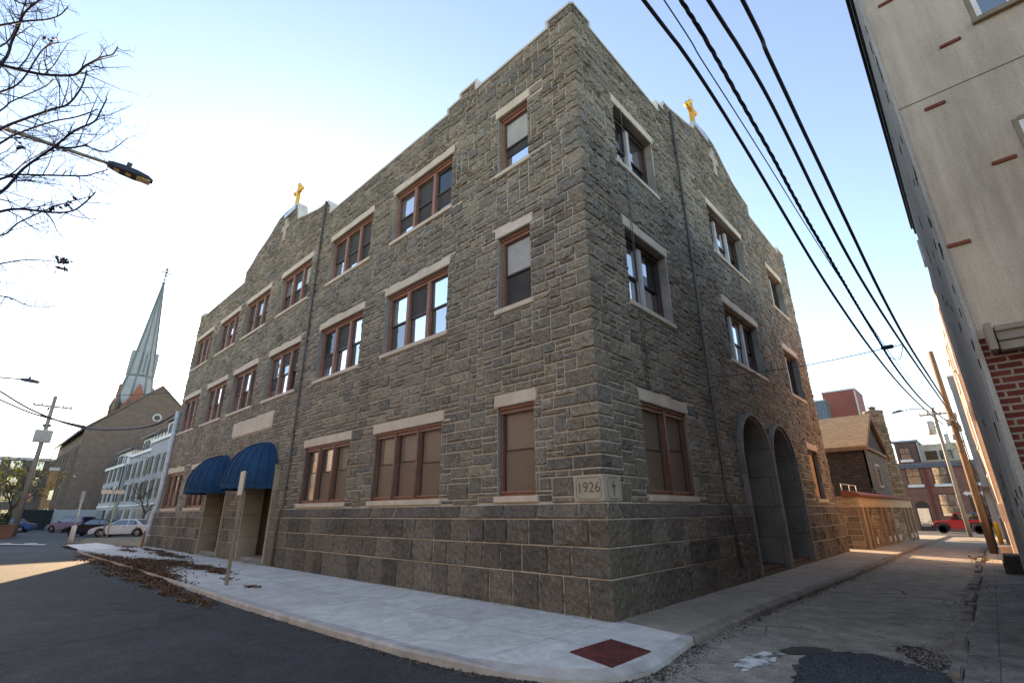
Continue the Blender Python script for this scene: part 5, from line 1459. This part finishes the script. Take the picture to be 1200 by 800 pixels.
for zz,w in ((z+2.4,.55),(z+3.2,.95),(z+4.0,.6)):
    m.box(SL.x-.10,SL.x+.10,SL.y-w,SL.y+w,zz-.11,zz+.11); m.box(SL.x-w,SL.x+w,SL.y-.10,SL.y+.10,zz-.11,zz+.11)
m.build('spire_cross', MT['copperdark'], sp)

# ------------------------------------------------------------------ pale row houses with roof decks
def rowhouse(x0, x1, h, k):
    E_ = empty('row_house', (x0,6.0+.35*(k%2),-.16), 0, ('pale row house with roof deck, farthest along the row','middle pale row house with black railings on its roof deck','pale row house nearest the stone building, beside the white downpipe')[k], 'house', 'pale row houses')
    w = x1-x0
    m = MB(); m.box(0,w,0,10,-.1,h); m.build('wall', noisy('pale_grey_cladding',(.33,.34,.345),(.43,.44,.445),.6,.8,20,.1), E_)
    m = MB(); m.box(-.05,w+.05,-.2,.1,h-.25,h+.12); m.box(0,w,-.12,.02,2.75,2.95); m.build('cornice', MT['white'], E_)
    n = int(w//2.6)
    for fl_,z in enumerate((3.5,6.2)):
        for j in range(n):
            x = .7+j*(w-.6)/n
            m = MB(); m.box(x-.08,x+1.28,-.09,.01,z-.1,z+1.95); o = m.build('window', MT['sash'], E_)
            m = MB()
            for a in (x,x+.63): m.quad((a,-.095,z),(a+.57,-.095,z),(a+.57,-.095,z+1.85),(a,-.095,z+1.85))
            m.build('pane', MT['gl_far'], o)
    for j in range(3):
        x = .6+j*w/3; m = MB(); m.box(x,x+2.4,-.06,.02,-.1,2.4); m.build('garage_door', MT['brownframe'] if j%2 else MT['sash'], E_)
    m = MB(); m.box(w-.25,w-.10,-.14,.0,0,h); m.build('downpipe', MT['cable'], E_)
    m = MB(); m.box(w*.08,w*.40,.9,8,h,h+2.2); (m.box(w*.55,w*.92,.7,8,h,h+2.1) if k < 2 else None); m.build('stair_bulkhead', MT['white'], E_)
    m = MB(); m.box(w*.05,w*.43,.5,8.2,h+2.2,h+2.45); (m.box(w*.52,w*.95,.3,8.2,h+2.1,h+2.35) if k < 2 else None); m.box(w*.14,w*.34,.84,.89,h+.2,h+1.9); m.build('bulkhead_roof', MT['trim'], E_)
    m = MB()
    for z in (h+.35,h+.6,h+.85,h+1.1): m.box(.1,w-.1,.05,.10,z,z+.05)
    for q in range(int(w/1.5)+1): m.box(.1+q*1.5,.17+q*1.5,.04,.11,h,h+1.15)
    m.build('deck_railing', MT['trim'], E_)
    return E_
rowhouse(-92,-79,8.2,0); rowhouse(-78.8,-66,9.2,1); rowhouse(-65.8,-51,9.9,2)

# ------------------------------------------------------------------ far left: walls, blocks, planter
a, b, c = at(20,622,90), at(57,622,91), at(126,621,92)
def wallrun(name, p, q, h, mat, label, t=.15):
    d = Vector((q.x-p.x,q.y-p.y,0)); ln = d.length; E_ = empty(name, (p.x,p.y,-.16), math.atan2(d.y,d.x), label, 'wall')
    m = MB(); m.box(0,ln,-t,t,-.2,h); m.build('panel', mat, E_)
    m = MB()
    for k in range(int(ln/2.2)+1): m.box(k*2.2-.08,k*2.2+.08,-t-.05,t+.05,-.2,h+.10)
    m.build('post', mat, E_); return E_
wallrun('board_fence', a, b, 2.45, noisy('dark_green_boards',(.022,.030,.030),(.035,.045,.044),3,.7), 'dark green board fence at the back of the car park')
wallrun('low_wall', b+Vector((0,.02,0)), c, 2.45, noisy('grey_white_render_wall',(.36,.40,.40),(.46,.50,.50),1,.85), 'pale rendered low wall behind the purple car')
def block(name, px0, px1, ytop, D, dep, mat, label, bands, bm_):
    p, q = at(px0,600,D), at(px1,600,D); d = Vector((q.x-p.x,q.y-p.y,0)); ln = d.length; h = at((px0+px1)/2,ytop,D).z+.16
    E_ = empty(name, (p.x,p.y,-.16), math.atan2(d.y,d.x), label, 'building')
    m = MB(); m.box(0,ln,0,dep,-.2,h); m.build('wall', mat, E_)
    m = MB(); m.box(-.2,ln+.2,-.25,dep,h,h+.6); m.build('roof_edge', bm_, E_)
    n = max(2,int(ln/3.4))
    for z in [1.2+3.3*k for k in range(int((h-1.5)/3.3)+1)]:
        if z+1.9 > h: break
        for j in range(n):
            x = .8+j*(ln-.8)/n; m = MB(); m.box(x-.1,x+1.9,-.06,.02,z-.1,z+1.8); o = m.build('window', MT['greyframe'] if bands else MT['sash'], E_)
            m = MB(); m.quad((x,-.065,z),(x+1.8,-.065,z),(x+1.8,-.065,z+1.7),(x,-.065,z+1.7)); m.build('pane', MT['gl_mid'], o)
    return E_, ln, h
block('flat_roof_block', -70, 46, 537, 150, 14, noisy('brown_far_render',(.12,.095,.08),(.18,.145,.12),.4,.85), 'low brown flat roofed block behind the far utility pole', False, MT['coping'])
E3,l3,h3 = block('orange_lit_block', 44, 62, 551, 128, 12, noisy('sunlit_tint_brick',(.36,.19,.09),(.46,.25,.12),.6,.85), 'narrow brick block with sunlit orange put into its colour, left of the church', True, MT['coping'])  # orange sunlight on this face is put into the brick colour

q = at(0,616,62)
PL = empty('brick_planter', (q.x,q.y-2.2,-.16), 0, 'low orange brick planter at the far left road edge', 'planter')
m = MB(); 
for z0_,z1_,t in ((-.1,.95,0),(.95,1.08,.07)):
    m.box(-2.2-t,2.2+t,-3.0-t,-2.7,z0_,z1_); m.box(-2.2-t,2.2+t,2.7,3.0+t,z0_,z1_); m.box(-2.2-t,-1.9,-2.7,2.7,z0_,z1_); m.box(1.9,2.2+t,-2.7,2.7,z0_,z1_)
m.build('brick_box', brickmat('planter_brick',(.33,.12,.06),(.27,.095,.05),(.25,.2,.16),.22,.075,.012,.9), PL)
m = MB(); m.box(-1.9,1.9,-2.7,2.7,0,.9); m.build('soil', MT['dirt'], PL)
def leafcloud(mb, n, fn, size, pal, rng):
    if mb.c is None: mb.c = []
    for _ in range(n):
        p = fn(); s = size*rng.uniform(.6,1.4); a = Vector((rng.gauss(0,1),rng.gauss(0,1),rng.gauss(0,.7))).normalized(); b_ = a.orthogonal().normalized(); c_ = a.cross(b_)
        t = rng.uniform(0,6.28); u_ = b_*math.cos(t)+c_*math.sin(t); v_ = a.cross(u_); col = pick(pal,rng,.25)
        i = len(mb.v); mb.v += [tuple(p-u_*s),tuple(p+v_*s*.5),tuple(p+u_*s),tuple(p-v_*s*.5)]; mb.c += [col]*4; mb.f.append((i,i+1,i+2,i+3)); mb.m.append(0)
def leafmat(name, rough=.7):
    m, nt, b = newmat(name); a = N(nt,'ShaderNodeAttribute',attribute_name='tint'); L(nt,a.outputs['Color'],b.inputs['Base Color']); b.inputs['Roughness'].default_value = rough; b.inputs['Specular IOR Level'].default_value=.2; return m
MT['leaf'] = leafmat('leaf_surface')
rg = random.Random(12)
BU = empty('clipped_bush', (q.x,q.y-2.2,.75), 0, 'dark olive bush growing in the brick planter', 'bush')
m = MB(); leafcloud(m, 2600, lambda: Vector((rg.uniform(-1.9,1.9),rg.uniform(-2.7,2.7),1.0*rg.random()**.7+rg.gauss(0,.08))), .10, [((.045,.055,.018),3),((.07,.075,.025),2),((.03,.038,.014),2)], rg)
m.build('foliage', MT['leaf'], BU, recalc=False)
m = MB()
for k in range(10): x,y = rg.uniform(-1.5,1.5),rg.uniform(-2.2,2.2); m.tube([(x,y,0),(x+rg.uniform(-.2,.2),y+rg.uniform(-.2,.2),.8)],.02,4)
m.build('stem', MT['barkgrey'], BU)

# ------------------------------------------------------------------ bare trees
def grow(mb, p, d, ln, r, depth, rng, spread=.7, up=.12, nseg=4, tips=None, sides=None):
    r = max(r,.0026 if ln < 1 else r); ln = ln*(.62 if depth == 0 and ln < 1 else 1)
    pts = [p]; q = p; dd = d.normalized()
    for k in range(nseg):
        dd = (dd+Vector((rng.gauss(0,.16),rng.gauss(0,.16),rng.gauss(0,.14)+up*.5))).normalized(); q = q+dd*ln/nseg; pts.append(q)
    mb.tube(pts,[r*(1-.6*k/nseg) for k in range(nseg+1)], sides or (6 if depth > 2 else (4 if depth > 0 else 3)), cap=False)
    if tips is not None: tips.append(pts[-1])
    if depth <= 0: return
    for k in range(1,nseg+1):
        for _ in range(1 if rng.random() < .75 else 2):
            e = (pts[k]-pts[k-1]).normalized(); a = Vector((rng.gauss(0,1),rng.gauss(0,1),rng.gauss(0,1)))
            a = (a-e*a.dot(e)).normalized(); nd = (e*(1-spread*.6)+a*spread).normalized()
            grow(mb, pts[k], nd, ln*rng.uniform(.45,.72), r*(1-.6*k/nseg)*.62, depth-1, rng, spread, up, nseg, tips)
def baretree(name, px, py, D, h, label, seed, leaf=None, depth=3, zb=-.16):
    g = at(px,py,D); E_ = empty(name,(g.x,g.y,zb),0,label,'tree'); rng = random.Random(seed); tips = []
    m = MB(); m.tube([(0,0,-.1),(rng.uniform(-.1,.1),rng.uniform(-.1,.1),h*.30)],[h*.018,h*.013],8); m.build('trunk', MT['barkgrey'], E_)
    m = MB()
    for k in range(5):
        a = k*1.257+rng.uniform(-.3,.3); grow(m, Vector((0,0,h*.27+k*h*.02)), Vector((math.cos(a)*.7,math.sin(a)*.7,1)), h*.42, h*.009, depth, rng, .7, .15, 4, tips)
    m.build('crown', MT['barkgrey'], E_, recalc=False)
    if leaf:
        l = MB(); leafcloud(l, leaf, lambda: rng.choice(tips)+Vector((rng.gauss(0,.12),rng.gauss(0,.12),rng.gauss(0,.12))), .15, [((.55,.40,.03),3),((.30,.24,.05),2),((.14,.10,.03),2)], rng); l.build('leaves', MT['leaf'], E_, recalc=False)
    return E_
baretree('bare_tree', 166, 612, 56, 6.0, 'small bare street tree before the pale row houses', 1)
baretree('bare_tree', 143, 605, 88, 7.0, 'faint bare tree standing before the dark chapel wall', 2)
baretree('yellow_leaf_tree', 8, 612, 72, 7.6, 'small tree keeping a few yellow leaves behind the planter', 3, 700)

# near tree at upper left: limbs leave a trunk that stands outside the frame
TR = Vector((-5.3,-13.0,-.03))
T = empty('street_tree', TR, 0, 'large bare street tree whose dark twigs reach in at upper left', 'tree')
m = MB(); m.tube([(0,0,-.1),(.05,.05,1.5),(.1,.3,3.2),(.05,.9,5.0),(.0,1.3,7.5),(.1,1.5,10.0)],[.24,.19,.16,.13,.09,.03],10); m.build('trunk', MT['barkgrey'], T)
LIMBS = [
 (9.6,[(-60,60),(0,76),(37,85),(57,88),(87,88),(98,79),(110,72),(120,67),(132,64),(138,55)],.020),
 (9.2,[(-60,190),(0,152),(28,140),(62,128),(80,122),(95,103),(102,83)],.018),
 (9.0,[(-50,240),(0,226),(27,198),(62,173),(88,153),(110,143),(118,130),(125,116)],.018),
 (9.0,[(62,173),(85,173),(100,171),(112,176),(125,178),(138,171),(149,162)],.010),
 (9.9,[(-60,130),(2,75),(14,48),(21,34),(29,15),(46,0),(60,-18)],.020),
 (9.4,[(-60,265),(0,248),(25,245),(62,249),(85,247),(100,237),(112,225)],.017),
 (9.2,[(-60,225),(0,210),(15,205),(40,205),(82,206),(100,206),(115,202),(126,199)],.014),
 (10.2,[(-60,320),(0,309),(25,305),(50,305),(75,308)],.012),
 (10.3,[(-60,345),(0,347),(15,350),(30,357),(50,360),(66,358)],.010),
 (10.4,[(-60,335),(0,331),(10,331),(27,332)],.008),
 (9.3,[(-60,40),(0,30),(30,25),(55,23),(70,18),(80,8)],.015),
 (9.7,[(-60,-30),(0,-10),(30,5),(70,-8)],.015),
 (9.4,[(-60,120),(0,108),(25,95),(47,62),(60,52),(70,50)],.014),
 (9.1,[(-60,200),(0,168),(20,157),(60,143),(90,137),(115,128)],.014),
 (9.8,[(-60,165),(0,130),(12,120),(30,112),(55,100),(62,92)],.012),
 (9.3,[(-60,270),(0,276),(20,262),(45,250),(70,240),(110,229)],.011),
 (9.9,[(-60,150),(0,205),(30,190),(55,175),(70,160)],.010),
 (9.6,[(-60,50),(0,55),(20,30),(28,8),(35,-15)],.012),
]
rg = random.Random(77); m = MB()
trunkpts = [Vector((.05,.9,5.0)),Vector((.0,1.3,7.5)),Vector((.05,1.4,8.8))]
for D,px,r in LIMBS:
    pts = [at(x,y,D+.5*math.sin(k*.9))-TR for k,(x,y) in enumerate(px)]
    if px[0][0] < -40:
        tp = min(trunkpts, key=lambda t: (t-pts[0]).length); pts = [tp, tp.lerp(pts[0],.55)+Vector((0,0,.15))]+pts
        n0 = 2
    else: n0 = 0
    cp = catmull(pts,4); n = len(cp)
    m.tube(cp,[r*1.35*(1.15-.78*i/n) if True else r for i in range(n)],6,cap=False)
    for i in range(n0*4+1,n-1):
        for _t in range(1 if rg.random() < .72 else 0):
            e = (cp[i+1]-cp[i]).normalized(); a = Vector((rg.gauss(0,1),rg.gauss(0,1),rg.gauss(0,1))); a = (a-e*a.dot(e)).normalized()
            f = 1-i/n
            grow(m, cp[i], e*.55+a*.75, rg.uniform(.25,.85)*(.45+.8*f), r*.62*(.6+.5*f), 2 if f > .25 and rg.random() < .6 else 1, rg, .65, .05, 3)
m.build('branches', MT['bark'], T, recalc=False)
m = MB(); m.c = []
pods = [((60,46),9.5),((24,170),9.1),((62,243),9.2),((80,240),9.2),((69,305),10.2),((74,306),10.2),((77,308),10.2),((73,314),10.2)]
for (x,y),D in pods:
    p = at(x,y,D)-TR
    leafcloud(m, 10, lambda: p+Vector((rg.gauss(0,.03),rg.gauss(0,.03),rg.gauss(0,.04))), .045, [((.06,.045,.035),1),((.10,.065,.04),1)], rg)
m.build('dry_leaves', MT['leaf'], T, recalc=False)

# ------------------------------------------------------------------ fallen leaves along the kerb
rg = random.Random(5); m = MB(); m.c = []
PB = [((.115,.055,.030),4),((.165,.085,.045),3),((.07,.038,.026),3),((.22,.125,.062),1.6),((.27,.19,.09),.6)]
blobs = [(-23,-3.2,2.2,.30,600,.02),(-19.5,-3.1,2.2,.45,1600,.07),(-15.6,-3.1,2.0,.55,2600,.12),(-12.6,-3.35,1.6,.32,1900,.08),(-10.0,-3.55,1.3,.17,1100,.04),(-8.0,-3.6,.9,.12,350,.02),
 (-16.2,-2.0,1.5,.40,1300,.07),(-13.6,-1.75,1.0,.22,800,.05),(-12.0,-1.8,.5,.13,300,.03),(-20.5,-1.1,1.8,.22,700,.04),(-24,-.8,2.0,.16,450,.03),(-25.5,-1.6,1.2,.16,260,.02),(-18.2,-2.4,1.3,.35,700,.05),(-10.2,-2.2,.3,.05,40,.01),(-8.2,-2.35,.25,.05,50,.01),(-14.3,-.12,.7,.05,120,.02),(-21,-.1,2.5,.06,140,.02),(-30,-1.0,2.2,.5,350,.02),(-36.5,-2.3,.8,.4,200,.03)]
for (cx,cy,sx,sy,n,hh) in blobs:
    n = int(n*1.7)
    for _ in range(n):
        gx, gy = rg.gauss(0,1), rg.gauss(0,1); x, y = cx+gx*sx*.64, cy+gy*sy*.60+.10*math.sin(x*2.1 if False else cx+gx*3)
        if y > -.05: y = -.05-rg.random()*.1
        base = -.10 if y < -3.2 else .004
        if x < -28.6: base = -.055
        z = base+.012+hh*math.exp(-(gx*gx+gy*gy)*.5)*rg.random()
        s = rg.uniform(.022,.046); a = Vector((rg.gauss(0,.45),rg.gauss(0,.45),1)).normalized(); u_ = a.orthogonal().normalized(); t = rg.uniform(0,6.28); v_ = a.cross(u_); d1 = u_*math.cos(t)+v_*math.sin(t); d2 = a.cross(d1)
        p = Vector((x,y,z)); col = pick(PB,rg,.3); i = len(m.v); cu = a*s*rg.uniform(-.3,.5)
        m.v += [tuple(p-d1*s+cu),tuple(p-d1*s*.2+d2*s*.65),tuple(p+d1*s+cu),tuple(p-d1*s*.1-d2*s*.65)]; m.c += [col]*4; m.f.append((i,i+1,i+2,i+3)); m.m.append(0)
o = m.build('fallen_leaves', MT['leaf'], recalc=False); tag(o,'brown fallen leaves heaped along the kerb and blown across the pavement','leaves',kind='stuff')
m = MB(); m.c = []
for _ in range(3600):
    if rg.random() < .68: x, y = rg.uniform(-27,.1), -.155-abs(rg.gauss(0,.035)); k = rg.uniform(.20,.55)
    else: x, y = .155+abs(rg.gauss(0,.03)), rg.uniform(-.1,6.7); k = rg.uniform(.18,.5)
    s = rg.uniform(.004,.013)*(1.8 if rg.random() < .06 else 1); i = len(m.v); z = .002
    for dx,dy,dz in ((-1,-.6,0),(1,-.7,0),(.1,1,0),(rg.uniform(-.4,.4),rg.uniform(-.3,.3),.9)): m.v.append((x+dx*s*rg.uniform(.7,1.5),y+dy*s*rg.uniform(.7,1.3),z+dz*s))
    m.c += [(k,k*.94,k*.84)]*4
    for t in ((0,1,3),(1,2,3),(2,0,3)): m.f.append(tuple(i+q for q in t)); m.m.append(0)
o = m.build('mortar_crumbs', MT['leaf'], recalc=False); tag(o,'pale mortar crumbs lying along the foot of the stone walls','crumbs',kind='stuff')
m = MB(); m.c = []
_me = main_edge[3:]+alley_edge[1:6]
for _ in range(2800):
    k = rg.randrange(len(_me)-1); t = rg.random(); a, b = Vector(_me[k]), Vector(_me[k+1]); p = a.lerp(b,t); d = (b-a).normalized(); off = abs(rg.gauss(0,.09))*(1.6 if p.x > .9 and p.y < 1 else 1)
    x, y = p.x+d.y*(off+.03), p.y-d.x*(off+.03); s = rg.uniform(.004,.015)*(2.0 if rg.random() < .05 else 1); i = len(m.v); z = -.096; kk = rg.uniform(.02,.13)
    for dx,dy,dz in ((-1,-.6,0),(1,-.7,0),(.1,1,0),(rg.uniform(-.4,.4),rg.uniform(-.3,.3),.9)): m.v.append((x+dx*s*rg.uniform(.7,1.5),y+dy*s*rg.uniform(.7,1.3),z+dz*s))
    m.c += [(kk,kk*.9,kk*.74)]*4
    for t_ in ((0,1,3),(1,2,3),(2,0,3)): m.f.append(tuple(i+q for q in t_)); m.m.append(0)
o = m.build('gutter_debris', MT['leaf'], recalc=False); tag(o,'dark soil and crumbs lying in the gutter round the corner kerb','debris',kind='stuff')
# grit and crumbs on the broken right-hand pavement and along the alley edge
m = MB(); m.c = []
for _ in range(2600):
    u_ = rg.random()
    if u_ < .5: x, y = rg.gauss(4.05,.16), rg.uniform(-1,9); z = -.095
    elif u_ < .8: x, y = rg.uniform(4.15,5.0), rg.uniform(-2,9); z = -.05
    else: x, y = rg.gauss(3.75,.22), rg.gauss(1.1,.35); z = -.088
    s = rg.uniform(.004,.016)*(1.7 if rg.random() < .05 else 1); i = len(m.v); k = rg.uniform(.07,.26)
    for dx,dy,dz in ((-1,-.6,0),(1,-.7,0),(.1,1,0),(rg.uniform(-.4,.4),rg.uniform(-.3,.3),.9)): m.v.append((x+dx*s*rg.uniform(.7,1.3),y+dy*s*rg.uniform(.7,1.3),z+dz*s))
    m.c += [(k,k*.95,k*.85)]*4
    for t in ((0,1,3),(1,2,3),(2,0,3)): m.f.append(tuple(i+q for q in t)); m.m.append(0)
o = m.build('grit', MT['leaf'], recalc=False); tag(o,'loose grit and crumbled paving along the right kerb','grit',kind='stuff')
m = MB(); m.c = []
for _ in range(260):
    x, y = rg.gauss(4.05,.12), rg.gauss(17.3,.6); z = -.10+.06*rg.random(); s = rg.uniform(.03,.06); a = Vector((rg.gauss(0,.4),rg.gauss(0,.4),1)).normalized(); u1 = a.orthogonal().normalized(); v1 = a.cross(u1); i = len(m.v); p = Vector((x,y,z))
    m.v += [tuple(p-u1*s),tuple(p+v1*s*.6),tuple(p+u1*s),tuple(p-v1*s*.6)]; m.c += [pick(PB,rg,.3)]*4; m.f.append((i,i+1,i+2,i+3)); m.m.append(0)
o = m.build('leaf_drift', MT['leaf'], recalc=False); tag(o,'small drift of dry leaves at the right kerb before the pole','leaves',kind='stuff')

# ------------------------------------------------------------------ light, sky, camera
SAZ = math.atan2(.40,-.916); SEL = R(17.3)
sd = Vector((math.cos(SAZ)*math.cos(SEL), math.sin(SAZ)*math.cos(SEL), math.sin(SEL)))
sl = bpy.data.lights.new('sun','SUN'); sl.energy = 5.0; sl.angle = R(.53); sl.color = (1.0,.82,.60)
so = bpy.data.objects.new('sun', sl); COL.objects.link(so); so.rotation_euler = (-sd).to_track_quat('-Z','Y').to_euler(); so.location = (0,0,60)
wd = bpy.data.worlds.new('World'); SC.world = wd; wd.use_nodes = True; nt = wd.node_tree
bg = nt.nodes['Background']; sk = nt.nodes.new('ShaderNodeTexSky'); sk.sky_type = 'NISHITA'; sk.sun_disc = False
sk.sun_elevation = SEL; sk.sun_rotation = math.pi/2 - SAZ; sk.altitude = 0; sk.air_density = 1.0; sk.dust_density = 0.25; sk.ozone_density = 3.2
nt.links.new(sk.outputs[0], bg.inputs[0]); bg.inputs[1].default_value = 0.15
cd = bpy.data.cameras.new('camera'); cd.sensor_width = 36; cd.lens = FPX*36/1200; cd.clip_end = 3000; cd.clip_start = .05
co = bpy.data.objects.new('camera', cd); COL.objects.link(co)
mx = Matrix((( RT.x, UP.x, -FW.x, CAM.x),(RT.y,UP.y,-FW.y,CAM.y),(RT.z,UP.z,-FW.z,CAM.z),(0,0,0,1)))
co.matrix_world = mx; SC.camera = co
SC.view_settings.view_transform = 'Standard'; SC.view_settings.look = 'None'; SC.view_settings.gamma = 1; SC.view_settings.use_curve_mapping = False
SC.view_settings.exposure = 1.82
SC.view_settings.use_white_balance = True; SC.view_settings.white_balance_temperature = 8800; SC.view_settings.white_balance_tint = 17
